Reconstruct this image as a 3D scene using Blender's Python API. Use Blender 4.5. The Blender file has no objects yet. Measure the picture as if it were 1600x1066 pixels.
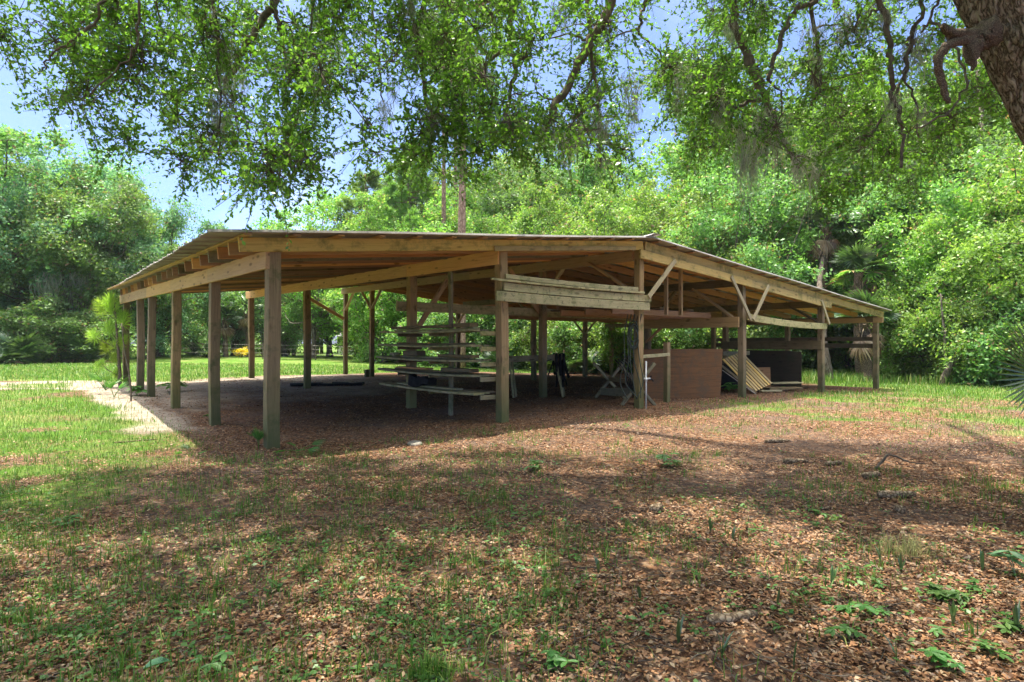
import bpy, math, random
import numpy as np
from mathutils import Vector, Matrix, Euler
rng = np.random.default_rng(11)
random.seed(11)
SC = bpy.context.scene
COL = SC.collection
F, CX, CY, CAMZ = 971.0, 800.0, 533.0, 1.4

# ------------------------------------------------------------------ helpers
def at(px, Y, py=None, z=None):
    """true place of something seen at pixel px,py and Y metres away"""
    x = (px - CX) / F * Y
    if z is None and py is not None:
        z = CAMZ + (CY - py) / F * Y
    return Vector((x, Y, 0 if z is None else z))

D2 = Vector((.772, .635, 0)).normalized()
D1 = Vector((-D2.y, D2.x, 0))
O = Vector((-3.14, 8.14, 0))
ANG = math.atan2(D2.y, D2.x)
def B(s, t, z=0.0):
    return O + D2 * s + D1 * t + Vector((0, 0, z))
def st(x, y):
    dx, dy = x - O.x, y - O.y
    return dx * D2.x + dy * D2.y, dx * D1.x + dy * D1.y

def sm(a, b, x):
    u = np.clip((np.asarray(x, float) - a) / (b - a), 0, 1)
    return u * u * (3 - 2 * u)

_ns = np.random.default_rng(5)
_W = [(_ns.normal(size=(10, 2)), _ns.uniform(0, 6.28, 10)) for _ in range(6)]
def wob(x, y, scale, k=0):
    """smooth random field, about -1..1"""
    w, p = _W[k]
    r = 0
    for i in range(10):
        r = r + np.sin((w[i, 0] * x + w[i, 1] * y) * 2.2 / scale + p[i])
    return r / 4.0

def gz(x, y):
    x = np.asarray(x, float); y = np.asarray(y, float)
    s, t = st(x, y)
    z = .15 * sm(1, 14, t) * (1 - sm(5, 17, s)) - .2 * sm(12, 20, s) * (1 - .6 * sm(14, 40, t))
    z = z + .018 * wob(x, y, 1.6, 0) + .008 * wob(x, y, .45, 1)
    return z
def gzf(x, y):
    return float(gz(x, y))

def mesh_np(name, verts, faces, mat=None, smooth=False):
    """verts (n,3); faces (m,k) int array, or list of lists"""
    me = bpy.data.meshes.new(name)
    verts = np.asarray(verts, np.float32)
    if isinstance(faces, np.ndarray):
        m, k = faces.shape
        me.vertices.add(len(verts)); me.vertices.foreach_set('co', verts.ravel())
        me.loops.add(m * k); me.loops.foreach_set('vertex_index', faces.astype(np.int32).ravel())
        me.polygons.add(m); me.polygons.foreach_set('loop_start', np.arange(0, m * k, k, dtype=np.int32))
        me.update(calc_edges=True); me.validate()
    else:
        me.from_pydata([tuple(map(float, v)) for v in verts], [], [tuple(f) for f in faces])
        me.update()
    if smooth:
        me.polygons.foreach_set('use_smooth', np.ones(len(me.polygons), bool))
    if mat is not None:
        me.materials.append(mat)
    return me

def obj(name, me, parent=None, loc=None, rot=None, scale=None, matrix=None):
    o = bpy.data.objects.new(name, me)
    COL.objects.link(o)
    if parent is not None:
        o.parent = parent
    if matrix is not None:
        o.matrix_local = matrix
    else:
        if loc is not None: o.location = loc
        if rot is not None: o.rotation_euler = rot
        if scale is not None: o.scale = scale
    return o

def thing(name, label, cat, loc=(0, 0, 0), rz=0.0, group=None, scale=None):
    o = bpy.data.objects.new(name, None); COL.objects.link(o)
    o.empty_display_size = .2
    o.location = loc; o.rotation_euler = (0, 0, rz)
    if scale: o.scale = (scale,) * 3 if not isinstance(scale, tuple) else scale
    o['label'] = label; o['category'] = cat
    if group: o['group'] = group
    return o
def tag(o, label, cat, group=None):
    o['label'] = label; o['category'] = cat
    if group: o['group'] = group
    return o

class MB:
    """collects pieces into one mesh"""
    def __init__(s): s.v = []; s.f = []; s.n = 0
    def add(s, v, f):
        v = np.asarray(v, float)
        s.v.append(v); s.f += [[i + s.n for i in q] for q in f]; s.n += len(v)
    def box(s, c, d, rot=None):
        v, f = box_data(d[0], d[1], d[2])
        if rot is not None: v = v @ np.array(rot).T
        s.add(v + np.array(c), f)
    def bar(s, p0, p1, w, h, up=(0, 0, 1), **k):
        v, f, M = beam_data(p0, p1, w, h, up, **k)
        s.add((np.c_[v, np.ones(len(v))] @ np.array(M).T)[:, :3], f)
    def tube(s, pts, rad, n=8, cap=True):
        v, f = tube_data(pts, rad, n, cap); s.add(v, f)
    def mesh(s, name, mat, smooth=False):
        return mesh_np(name, np.vstack(s.v), s.f, mat, smooth)

def box_data(w, d, h):
    x, y, z = w / 2, d / 2, h / 2
    c = min(.006, .2 * min(w, d, h))
    return prism([(-y + c, -z), (y - c, -z), (y, -z + c), (y, z - c), (y - c, z), (-y + c, z), (-y, z - c), (-y, -z + c)], [-x, x])

def prism(sec, xs, wobf=None):
    n = len(sec); v = []
    for i, x in enumerate(xs):
        for (a, b) in sec:
            v.append((x, a, b))
    v = np.array(v, float)
    f = []
    for i in range(len(xs) - 1):
        for j in range(n):
            k = (j + 1) % n
            f.append([i * n + j, i * n + k, (i + 1) * n + k, (i + 1) * n + j])
    f.append(list(range(n))[::-1]); f.append([(len(xs) - 1) * n + j for j in range(n)])
    return v, f

def beam_data(p0, p1, w, h, up=(0, 0, 1), bow=0.0, ch=.006, rough=.0025, seg=None):
    p0 = Vector(p0); p1 = Vector(p1)
    L = (p1 - p0).length
    X = (p1 - p0).normalized(); U = Vector(up)
    if abs(X.dot(U.normalized())) > .98: U = Vector((1, 0, 0))
    Y = U.cross(X).normalized(); Z = X.cross(Y)
    M = Matrix((( X.x, Y.x, Z.x, p0.x), (X.y, Y.y, Z.y, p0.y), (X.z, Y.z, Z.z, p0.z), (0, 0, 0, 1)))
    y, z = w / 2, h / 2
    c = min(ch, .25 * min(w, h))
    n = seg or max(2, min(14, int(L / .35) + 1))
    xs = np.linspace(0, L, n)
    v, f = prism([(-y + c, -z), (y - c, -z), (y, -z + c), (y, z - c), (y - c, z), (-y + c, z), (-y, z - c), (-y, -z + c)], xs)
    u = v[:, 0] / max(L, 1e-6)
    ph = random.uniform(0, 6.28)
    v[:, 2] += -bow * 4 * u * (1 - u)
    v[:, 1] += rough * 2.4 * np.sin(u * 5 + ph) * np.minimum(1, L / 2)
    v[:, 1:] += rng.normal(0, rough * .5, (len(v), 2))
    return v, f, M

def tube_data(pts, rad, n=8, cap=True):
    pts = [Vector(p) for p in pts]
    rad = list(rad) if hasattr(rad, '__len__') else [rad] * len(pts)
    v = []; f = []
    up = Vector((0, 0, 1))
    prevY = None
    for i, p in enumerate(pts):
        a = pts[max(0, i - 1)]; b = pts[min(len(pts) - 1, i + 1)]
        d = (b - a)
        d = d.normalized() if d.length > 1e-9 else Vector((0, 0, 1))
        if prevY is None:
            prevY = (Vector((1, 0, 0)) if abs(d.x) < .8 else Vector((0, 1, 0)))
        Yv = prevY - d * prevY.dot(d)
        Yv.normalize(); Zv = d.cross(Yv); prevY = Yv
        for j in range(n):
            t = 2 * math.pi * j / n
            q = p + (Yv * math.cos(t) + Zv * math.sin(t)) * rad[i]
            v.append((q.x, q.y, q.z))
    for i in range(len(pts) - 1):
        for j in range(n):
            k = (j + 1) % n
            f.append([i * n + j, i * n + k, (i + 1) * n + k, (i + 1) * n + j])
    if cap:
        f.append(list(range(n))[::-1]); f.append([(len(pts) - 1) * n + j for j in range(n)])
    return np.array(v, float), f

def smooth_path(pts, n=6, jit=0.0):
    """Catmull-Rom through the points"""
    P = [Vector(p) for p in pts]
    P = [P[0] * 2 - P[1]] + P + [P[-1] * 2 - P[-2]]
    out = []
    for i in range(1, len(P) - 2):
        for k in range(n):
            t = k / n
            a, b, c, d = P[i - 1], P[i], P[i + 1], P[i + 2]
            q = .5 * ((2 * b) + (c - a) * t + (2 * a - 5 * b + 4 * c - d) * t * t + (3 * b - a - 3 * c + d) * t ** 3)
            if jit and (i > 1 or k > 0):
                q = q + Vector(rng.normal(0, jit, 3))
            out.append(q)
    out.append(P[-2])
    return out

def unit(a):
    return a / np.maximum(np.linalg.norm(a, axis=-1, keepdims=True), 1e-9)

def leaves_np(c, a, nrm, l, w, fold=0.0):
    """rhombic leaves: centre c, axis a, normal nrm (n,3); l, w (n,). returns verts, faces"""
    n = len(c)
    a = unit(a); b = unit(np.cross(nrm, a)); nn = np.cross(a, b)
    l = np.broadcast_to(l, n)[:, None]; w = np.broadcast_to(w, n)[:, None]
    v = np.empty((n, 4, 3))
    v[:, 0] = c - a * l * .5
    v[:, 1] = c + b * w * .5 + a * l * .08 + nn * fold * w
    v[:, 2] = c + a * l * .5
    v[:, 3] = c - b * w * .5 + a * l * .08 + nn * fold * w
    return v.reshape(-1, 3), np.arange(n * 4).reshape(n, 4)

def rsphere(n, r=None):
    return unit((r or rng).normal(size=(n, 3)))

# ------------------------------------------------------------------ materials
def newmat(name):
    m = bpy.data.materials.new(name); m.use_nodes = True
    nt = m.node_tree; nt.nodes.clear()
    return m, nt
def nd(nt, t, **k):
    n = nt.nodes.new(t)
    for a, b in k.items():
        if a in n.inputs.keys(): n.inputs[a].default_value = b
        else: setattr(n, a, b)
    return n
def lk(nt, a, b): nt.links.new(a, b)
def ramp(nt, stops, fac=None, interp='LINEAR'):
    r = nt.nodes.new('ShaderNodeValToRGB'); e = r.color_ramp.elements
    r.color_ramp.interpolation = interp
    e[0].position, e[0].color = stops[0][0], (*stops[0][1], 1)
    e[1].position, e[1].color = stops[-1][0], (*stops[-1][1], 1)
    for p, c in stops[1:-1]:
        q = e.new(p); q.color = (*c, 1)
    if fac is not None: lk(nt, fac, r.inputs[0])
    return r
def mixc(nt, fac, a, b, mode='MIX'):
    m = nt.nodes.new('ShaderNodeMix'); m.data_type = 'RGBA'; m.blend_type = mode
    for i, v in ((0, fac), (6, a), (7, b)):
        if isinstance(v, (int, float)): m.inputs[i].default_value = v
        elif isinstance(v, tuple): m.inputs[i].default_value = (*v, 1) if len(v) == 3 else v
        else: lk(nt, v, m.inputs[i])
    return m.outputs[2]
def math_(nt, op, a, b=None, c=None, clamp=False):
    m = nt.nodes.new('ShaderNodeMath'); m.operation = op; m.use_clamp = clamp
    for i, v in ((0, a), (1, b), (2, c)):
        if v is None: continue
        if isinstance(v, (int, float)): m.inputs[i].default_value = v
        else: lk(nt, v, m.inputs[i])
    return m.outputs[0]
def noise(nt, vec, scale, detail=4, rough=.6):
    n = nd(nt, 'ShaderNodeTexNoise'); n.inputs['Scale'].default_value = scale
    n.inputs['Detail'].default_value = detail; n.inputs['Roughness'].default_value = rough
    if vec is not None: lk(nt, vec, n.inputs['Vector'])
    return n

def leaf_mat(name, cols, trans=.35, rough=.45, dead=None, tcol=1.35, gloss=.04):
    """leaf: diffuse + translucent + a little gloss, colour differs leaf by leaf"""
    m, nt = newmat(name)
    g = nd(nt, 'ShaderNodeNewGeometry'); oi = nd(nt, 'ShaderNodeObjectInfo')
    k = len(cols)
    stops = [(i / (k - 1), c) for i, c in enumerate(cols)]
    if dead: stops = [(0, dead), (.035, dead)] + [(.05 + .95 * p, c) for p, c in stops]
    r = ramp(nt, stops, g.outputs['Random Per Island'])
    # branch-sized patches of slightly different growth
    tc = nd(nt, 'ShaderNodeTexCoord')
    n = noise(nt, tc.outputs['Object'], .9, 2)
    v = math_(nt, 'MULTIPLY_ADD', n.outputs['Fac'], .7, .65)
    v2 = math_(nt, 'MULTIPLY_ADD', oi.outputs['Random'], .45, .85)
    vv = math_(nt, 'MULTIPLY', v, v2)
    hs = nd(nt, 'ShaderNodeHueSaturation')
    lk(nt, r.outputs[0], hs.inputs['Color']); lk(nt, vv, hs.inputs['Value'])
    lk(nt, math_(nt, 'MULTIPLY_ADD', oi.outputs['Random'], .035, .468), hs.inputs['Hue'])
    d = nd(nt, 'ShaderNodeBsdfDiffuse'); lk(nt, hs.outputs[0], d.inputs['Color'])
    t = nd(nt, 'ShaderNodeBsdfTranslucent')
    lk(nt, mixc(nt, 1.0, hs.outputs[0], (tcol, tcol * 1.05, tcol * .55), 'MULTIPLY'), t.inputs['Color'])
    mx = nd(nt, 'ShaderNodeMixShader'); mx.inputs[0].default_value = trans
    lk(nt, d.outputs[0], mx.inputs[1]); lk(nt, t.outputs[0], mx.inputs[2])
    gl = nd(nt, 'ShaderNodeBsdfGlossy'); gl.inputs['Roughness'].default_value = rough
    gl.inputs['Color'].default_value = (.8, .85, .8, 1)
    m2 = nd(nt, 'ShaderNodeMixShader'); m2.inputs[0].default_value = gloss
    lk(nt, mx.outputs[0], m2.inputs[1]); lk(nt, gl.outputs[0], m2.inputs[2])
    o = nd(nt, 'ShaderNodeOutputMaterial'); lk(nt, m2.outputs[0], o.inputs[0])
    return m

def wood(name, base, dark, moss=None, mossamt=0.0, foot=0.0, grain=1.0, rough=.8, lichen=0.0):
    """sawn timber, the grain running along the object's own X"""
    m, nt = newmat(name)
    tc = nd(nt, 'ShaderNodeTexCoord'); oi = nd(nt, 'ShaderNodeObjectInfo')
    off = nd(nt, 'ShaderNodeVectorMath', operation='ADD'); lk(nt, tc.outputs['Object'], off.inputs[0])
    sc = nd(nt, 'ShaderNodeVectorMath', operation='SCALE'); sc.inputs['Scale'].default_value = 37.0
    cmb = nd(nt, 'ShaderNodeCombineXYZ'); lk(nt, oi.outputs['Random'], cmb.inputs[0]); lk(nt, oi.outputs['Random'], cmb.inputs[1])
    lk(nt, cmb.outputs[0], sc.inputs[0]); lk(nt, sc.outputs[0], off.inputs[1])
    mp = nd(nt, 'ShaderNodeMapping'); mp.inputs['Scale'].default_value = (1.2, 22, 22)
    lk(nt, off.outputs[0], mp.inputs['Vector'])
    n1 = noise(nt, mp.outputs[0], 1.6, 5, .65); n1.inputs['Distortion'].default_value = .6
    mp2 = nd(nt, 'ShaderNodeMapping'); mp2.inputs['Scale'].default_value = (2.0, 5, 5)
    lk(nt, off.outputs[0], mp2.inputs['Vector'])
    n2 = noise(nt, mp2.outputs[0], .9, 4, .6)
    mid = tuple((a * .62 + b * .38) for a, b in zip(base, dark))
    r = ramp(nt, [(.3, dark), (.47, mid), (.68, base)], n1.outputs['Fac'])
    c = mixc(nt, math_(nt, 'MULTIPLY', ramp(nt, [(.35, (0,) * 3), (.7, (1,) * 3)], n2.outputs['Fac']).outputs[0], .55), r.outputs[0], mid)
    # knots
    vo = nd(nt, 'ShaderNodeTexVoronoi'); mp3 = nd(nt, 'ShaderNodeMapping'); mp3.inputs['Scale'].default_value = (2.6, 8, 8)
    lk(nt, off.outputs[0], mp3.inputs['Vector']); lk(nt, mp3.outputs[0], vo.inputs['Vector']); vo.inputs['Scale'].default_value = 1.0
    kn = ramp(nt, [(.0, (1,) * 3), (.13, (.8,) * 3), (.22, (0,) * 3)], vo.outputs['Distance'])
    c = mixc(nt, math_(nt, 'MULTIPLY', kn.outputs[0], .75 * grain), c, tuple(x * .32 for x in dark))
    if moss:
        n3 = noise(nt, off.outputs[0], 3.5, 5, .7)
        mk = ramp(nt, [(.62 - .3 * mossamt, (0,) * 3), (.80 - .3 * mossamt, (1,) * 3)], n3.outputs['Fac'])
        c = mixc(nt, math_(nt, 'MULTIPLY', mk.outputs[0], .85), c, moss)
        if foot:   # algae that climbs a post from the soil
            sx = nd(nt, 'ShaderNodeSeparateXYZ'); lk(nt, tc.outputs['Object'], sx.inputs[0])
            fm = math_(nt, 'SUBTRACT', 1.0, math_(nt, 'DIVIDE', math_(nt, 'ADD', sx.outputs[0], math_(nt, 'MULTIPLY', n3.outputs['Fac'], -.5)), foot), clamp=True)
            c = mixc(nt, math_(nt, 'MULTIPLY', fm, .8), c, moss)
    if lichen:
        n4 = noise(nt, off.outputs[0], 14, 5, .75)
        lm = ramp(nt, [(.56, (0,) * 3), (.64, (1,) * 3)], n4.outputs['Fac'])
        c = mixc(nt, math_(nt, 'MULTIPLY', lm.outputs[0], lichen), c, (.06, .065, .04))
    hs = nd(nt, 'ShaderNodeHueSaturation'); lk(nt, c, hs.inputs['Color'])
    lk(nt, math_(nt, 'MULTIPLY_ADD', oi.outputs['Random'], .5, .75), hs.inputs['Value'])
    lk(nt, math_(nt, 'MULTIPLY_ADD', oi.outputs['Random'], .25, .85), hs.inputs['Saturation'])
    p = nd(nt, 'ShaderNodeBsdfPrincipled'); p.inputs['Roughness'].default_value = rough
    p.inputs['Specular IOR Level'].default_value = .25
    lk(nt, hs.outputs[0], p.inputs['Base Color'])
    bp = nd(nt, 'ShaderNodeBump'); bp.inputs['Strength'].default_value = .5; bp.inputs['Distance'].default_value = .006
    lk(nt, n1.outputs['Fac'], bp.inputs['Height']); lk(nt, bp.outputs[0], p.inputs['Normal'])
    o = nd(nt, 'ShaderNodeOutputMaterial'); lk(nt, p.outputs[0], o.inputs[0])
    return m

def bark_mat(name, c0, c1, c2, scale=(9, 9, 2.2), bump=.9, lich=.25, dist=.03):
    m, nt = newmat(name)
    tc = nd(nt, 'ShaderNodeTexCoord')
    mp = nd(nt, 'ShaderNodeMapping'); mp.inputs['Scale'].default_value = scale
    lk(nt, tc.outputs['Object'], mp.inputs['Vector'])
    n0 = noise(nt, mp.outputs[0], 1.5, 3)
    ad = nd(nt, 'ShaderNodeVectorMath', operation='MULTIPLY_ADD')
    lk(nt, n0.outputs['Color'], ad.inputs[0]); ad.inputs[1].default_value = (.5,) * 3; lk(nt, mp.outputs[0], ad.inputs[2])
    vo = nd(nt, 'ShaderNodeTexVoronoi', feature='DISTANCE_TO_EDGE'); lk(nt, ad.outputs[0], vo.inputs['Vector']); vo.inputs['Scale'].default_value = 2.2
    n1 = noise(nt, mp.outputs[0], 4, 6, .7)
    h = math_(nt, 'ADD', math_(nt, 'MINIMUM', vo.outputs['Distance'], .25), math_(nt, 'MULTIPLY', n1.outputs['Fac'], .35))
    r = ramp(nt, [(.14, c0), (.3, c1), (.52, c2)], h)
    n2 = noise(nt, tc.outputs['Object'], 3.0, 4)
    c = mixc(nt, math_(nt, 'MULTIPLY', ramp(nt, [(.55, (0,) * 3), (.68, (1,) * 3)], n2.outputs['Fac']).outputs[0], lich), r.outputs[0], (.36, .38, .32))
    p = nd(nt, 'ShaderNodeBsdfPrincipled'); p.inputs['Roughness'].default_value = .9; p.inputs['Specular IOR Level'].default_value = .15
    lk(nt, c, p.inputs['Base Color'])
    bp = nd(nt, 'ShaderNodeBump'); bp.inputs['Strength'].default_value = bump; bp.inputs['Distance'].default_value = dist
    lk(nt, h, bp.inputs['Height']); lk(nt, bp.outputs[0], p.inputs['Normal'])
    o = nd(nt, 'ShaderNodeOutputMaterial'); lk(nt, p.outputs[0], o.inputs[0])
    return m

def plain(name, col, rough=.6, metal=0.0, var=.25, nscale=6, col2=None, spec=.3):
    m, nt = newmat(name)
    tc = nd(nt, 'ShaderNodeTexCoord'); n = noise(nt, tc.outputs['Object'], nscale, 5, .65)
    c2 = col2 or tuple(x * (1 - var * 1.6) for x in col)
    r = ramp(nt, [(.36, c2), (.62, col)], n.outputs['Fac'])
    p = nd(nt, 'ShaderNodeBsdfPrincipled'); p.inputs['Roughness'].default_value = rough; p.inputs['Metallic'].default_value = metal
    p.inputs['Specular IOR Level'].default_value = spec
    lk(nt, r.outputs[0], p.inputs['Base Color'])
    bp = nd(nt, 'ShaderNodeBump'); bp.inputs['Strength'].default_value = .25; bp.inputs['Distance'].default_value = .01
    lk(nt, n.outputs['Fac'], bp.inputs['Height']); lk(nt, bp.outputs[0], p.inputs['Normal'])
    o = nd(nt, 'ShaderNodeOutputMaterial'); lk(nt, p.outputs[0], o.inputs[0])
    return m

def island_mat(name, stops, rough=.85, trans=0.0, var=.4):
    """many small loose pieces, each its own colour"""
    m, nt = newmat(name)
    g = nd(nt, 'ShaderNodeNewGeometry')
    r = ramp(nt, stops, g.outputs['Random Per Island'])
    n = noise(nt, g.outputs['Position'], 1.1, 3)
    hs = nd(nt, 'ShaderNodeHueSaturation'); lk(nt, r.outputs[0], hs.inputs['Color'])
    lk(nt, math_(nt, 'MULTIPLY_ADD', n.outputs['Fac'], var * 2, 1 - var), hs.inputs['Value'])
    d = nd(nt, 'ShaderNodeBsdfDiffuse'); lk(nt, hs.outputs[0], d.inputs['Color'])
    out = d.outputs[0]
    if trans:
        t = nd(nt, 'ShaderNodeBsdfTranslucent'); lk(nt, hs.outputs[0], t.inputs['Color'])
        mx = nd(nt, 'ShaderNodeMixShader'); mx.inputs[0].default_value = trans
        lk(nt, d.outputs[0], mx.inputs[1]); lk(nt, t.outputs[0], mx.inputs[2]); out = mx.outputs[0]
    gl = nd(nt, 'ShaderNodeBsdfGlossy'); gl.inputs['Roughness'].default_value = rough * .6; gl.inputs['Color'].default_value = (.8, .8, .8, 1)
    m2 = nd(nt, 'ShaderNodeMixShader'); m2.inputs[0].default_value = .03
    lk(nt, out, m2.inputs[1]); lk(nt, gl.outputs[0], m2.inputs[2])
    o = nd(nt, 'ShaderNodeOutputMaterial'); lk(nt, m2.outputs[0], o.inputs[0])
    return m

def oak_bark():
    m, nt = newmat('oak_bark'); tc = nd(nt, 'ShaderNodeTexCoord')
    n0 = noise(nt, tc.outputs['Object'], 5, 3)
    ad = nd(nt, 'ShaderNodeVectorMath', operation='MULTIPLY_ADD'); lk(nt, n0.outputs['Color'], ad.inputs[0]); ad.inputs[1].default_value = (.10,) * 3; lk(nt, tc.outputs['Object'], ad.inputs[2])
    mp = nd(nt, 'ShaderNodeMapping'); mp.inputs['Scale'].default_value = (26, 26, 5); mp.inputs['Rotation'].default_value = (0, .42, 0); lk(nt, ad.outputs[0], mp.inputs[0])
    n1 = noise(nt, mp.outputs[0], 1.0, 3, .55); n2 = noise(nt, tc.outputs['Object'], 60, 4, .7)
    rg = math_(nt, 'MULTIPLY', math_(nt, 'ABSOLUTE', math_(nt, 'SUBTRACT', n1.outputs['Fac'], .5)), 5.0, clamp=True)
    h = math_(nt, 'ADD', rg, math_(nt, 'MULTIPLY', n2.outputs['Fac'], .45))
    r = ramp(nt, [(.20, (.085, .062, .042)), (.42, (.31, .235, .165)), (.8, (.52, .42, .32)), (1, (.62, .54, .43))], math_(nt, 'MULTIPLY', h, .8))
    n3 = noise(nt, tc.outputs['Object'], 3.2, 5, .7)
    c = mixc(nt, ramp(nt, [(.58, (0,) * 3), (.66, (.55,) * 3)], n3.outputs['Fac']).outputs[0], r.outputs[0], (.42, .45, .38))
    p = nd(nt, 'ShaderNodeBsdfPrincipled'); p.inputs['Roughness'].default_value = .95; p.inputs['Specular IOR Level'].default_value = .1; lk(nt, c, p.inputs['Base Color'])
    bp = nd(nt, 'ShaderNodeBump'); bp.inputs['Strength'].default_value = 1.0; bp.inputs['Distance'].default_value = .035; lk(nt, h, bp.inputs['Height']); lk(nt, bp.outputs[0], p.inputs['Normal'])
    o = nd(nt, 'ShaderNodeOutputMaterial'); lk(nt, p.outputs[0], o.inputs[0]); return m

M = {}
M['post'] = wood('weathered_post', (.34, .235, .125), (.165, .11, .056), (.085, .10, .035), .32, foot=1.0)
M['beam'] = wood('new_pine', (.72, .43, .19), (.50, .26, .095))
M['rafter'] = wood('brown_rafter', (.47, .26, .13), (.25, .13, .065))
M['yellow'] = wood('yellow_pine', (.58, .42, .155), (.36, .24, .075), (.15, .15, .05), .38)
M['pale'] = wood('pale_brace', (.50, .42, .25), (.30, .24, .13))
M['brace'] = wood('brown_brace', (.52, .34, .17), (.30, .18, .085))
M['greydark'] = wood('dark_grey_timber', (.27, .24, .16), (.13, .115, .07), (.12, .13, .06), .3, lichen=.4)
M['grey'] = wood('grey_board', (.42, .37, .21), (.22, .19, .10), (.17, .18, .075), .42, lichen=.7)
M['dark'] = wood('dark_board', (.19, .14, .08), (.09, .065, .035), (.06, .065, .03), .4)
M['blackwall'] = wood('black_stained_board', (.055, .043, .032), (.025, .02, .015), (.03, .035, .02), .3)
M['shelf'] = wood('mossy_shelf_board', (.40, .34, .19), (.22, .18, .09), (.13, .15, .05), .5, lichen=.35)
M['ply'] = wood('plywood', (.185, .092, .04), (.085, .04, .018), (.10, .065, .04), .55, grain=.25, lichen=.25)
M['slat'] = wood('fresh_slat', (.70, .50, .20), (.50, .32, .11))
M['bark'] = oak_bark()
M['bark_far'] = bark_mat('far_bark', (.05, .04, .03), (.13, .105, .08), (.24, .20, .16), (5, 5, 1.4), .6, .15)
M['bark_dark'] = bark_mat('dead_bark', (.05, .037, .025), (.13, .095, .065), (.24, .185, .135), (30, 30, 30), .9, .1, .012)
M['bark_twig'] = plain('twig_bark', (.17, .135, .10), .9, 0, .35, 14)
M['bark_pine'] = bark_mat('pine_bark', (.08, .05, .035), (.26, .17, .12), (.42, .31, .24), (6, 6, 1.6), .6, .05)
M['bark_palm'] = bark_mat('palm_bark', (.05, .035, .025), (.17, .12, .08), (.28, .21, .15), (7, 7, 9), .8, .1)
OAK = [(.042, .145, .018), (.066, .22, .026), (.095, .28, .036), (.13, .34, .055), (.19, .41, .10)]
M['leaf'] = leaf_mat('oak_leaves', OAK, .56, .35, gloss=.04)
M['leaf_far'] = leaf_mat('tree_leaves', [(.07, .17, .045), (.10, .23, .055), (.13, .28, .07), (.22, .38, .13)], .46, dead=(.28, .19, .10))
M['leaf_lime'] = leaf_mat('light_leaves', [(.085, .20, .03), (.12, .27, .04), (.155, .32, .055), (.21, .38, .08), (.31, .46, .14)], .48, dead=(.33, .23, .12))
M['leaf_blue'] = leaf_mat('bluish_leaves', [(.085, .21, .11), (.115, .27, .145), (.16, .33, .185), (.26, .42, .27)], .48, dead=(.24, .20, .14))
M['leaf_pine'] = leaf_mat('pine_needles', [(.14, .27, .03), (.22, .37, .05), (.33, .46, .09)], .48)
M['leaf_pine_far'] = leaf_mat('far_pine_needles', [(.085, .18, .035), (.13, .25, .05), (.19, .32, .075)], .42)
M['leaf_palm'] = leaf_mat('palm_leaflets', [(.035, .085, .025), (.06, .13, .04), (.09, .17, .06)], .3, .3, gloss=.10)
M['leaf_dead'] = leaf_mat('dead_fronds', [(.22, .15, .08), (.33, .24, .14), (.42, .33, .21)], .25)
M['leaf_yel'] = leaf_mat('yellow_leaves', [(.5, .42, .01), (.7, .6, .02), (.8, .72, .05)], .4)
M['leaf_weed'] = leaf_mat('weed_leaves', [(.045, .145, .03), (.07, .195, .038), (.105, .24, .055)], .42)
M['moss'] = island_mat('spanish_moss', [(0, (.26, .28, .19)), (.5, (.37, .385, .28)), (1, (.50, .50, .38))], trans=.45)
M['litter'] = island_mat('fallen_leaves', [(0, (.070, .038, .023)), (.2, (.17, .085, .044)), (.45, (.29, .142, .066)), (.68, (.38, .205, .10)), (.82, (.25, .18, .13)), (.95, (.44, .28, .155)), (1, (.50, .37, .24))], trans=.1)
M['grass'] = island_mat('grass_blades', [(0, (.05, .14, .014)), (.5, (.105, .23, .022)), (.82, (.17, .28, .04)), (1, (.36, .32, .12))], trans=.4, var=.35)
M['drygrass'] = island_mat('dry_grass', [(0, (.30, .30, .10)), (.6, (.40, .36, .16)), (1, (.20, .28, .06))], trans=.35)
M['metal'] = plain('galvanised_sheet', (.40, .375, .35), .5, .08, .3, 1.2, (.23, .195, .165))
M['white'] = plain('white_plastic', (.75, .74, .70), .4, 0, .15)
M['black'] = plain('black_rubber', (.012, .012, .013), .7, 0, .2)
M['cloth'] = plain('dark_cloth', (.022, .02, .02), .95, 0, .3, 12)
M['hose'] = plain('grey_green_hose', (.055, .07, .055), .5, 0, .3)
M['tin'] = plain('old_tin', (.33, .30, .27), .5, .5, .3)
M['whitewall'] = plain('white_siding', (.78, .78, .76), .6, 0, .06)
M['roofgrey'] = plain('grey_roofing', (.28, .28, .29), .7)
M['stone'] = plain('grey_stump', (.30, .27, .22), .9, 0, .4, 14)
M['log'] = bark_mat('fallen_log', (.06, .04, .025), (.20, .14, .085), (.42, .33, .22), (14, 14, 14), .8, .3, .01)
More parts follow.
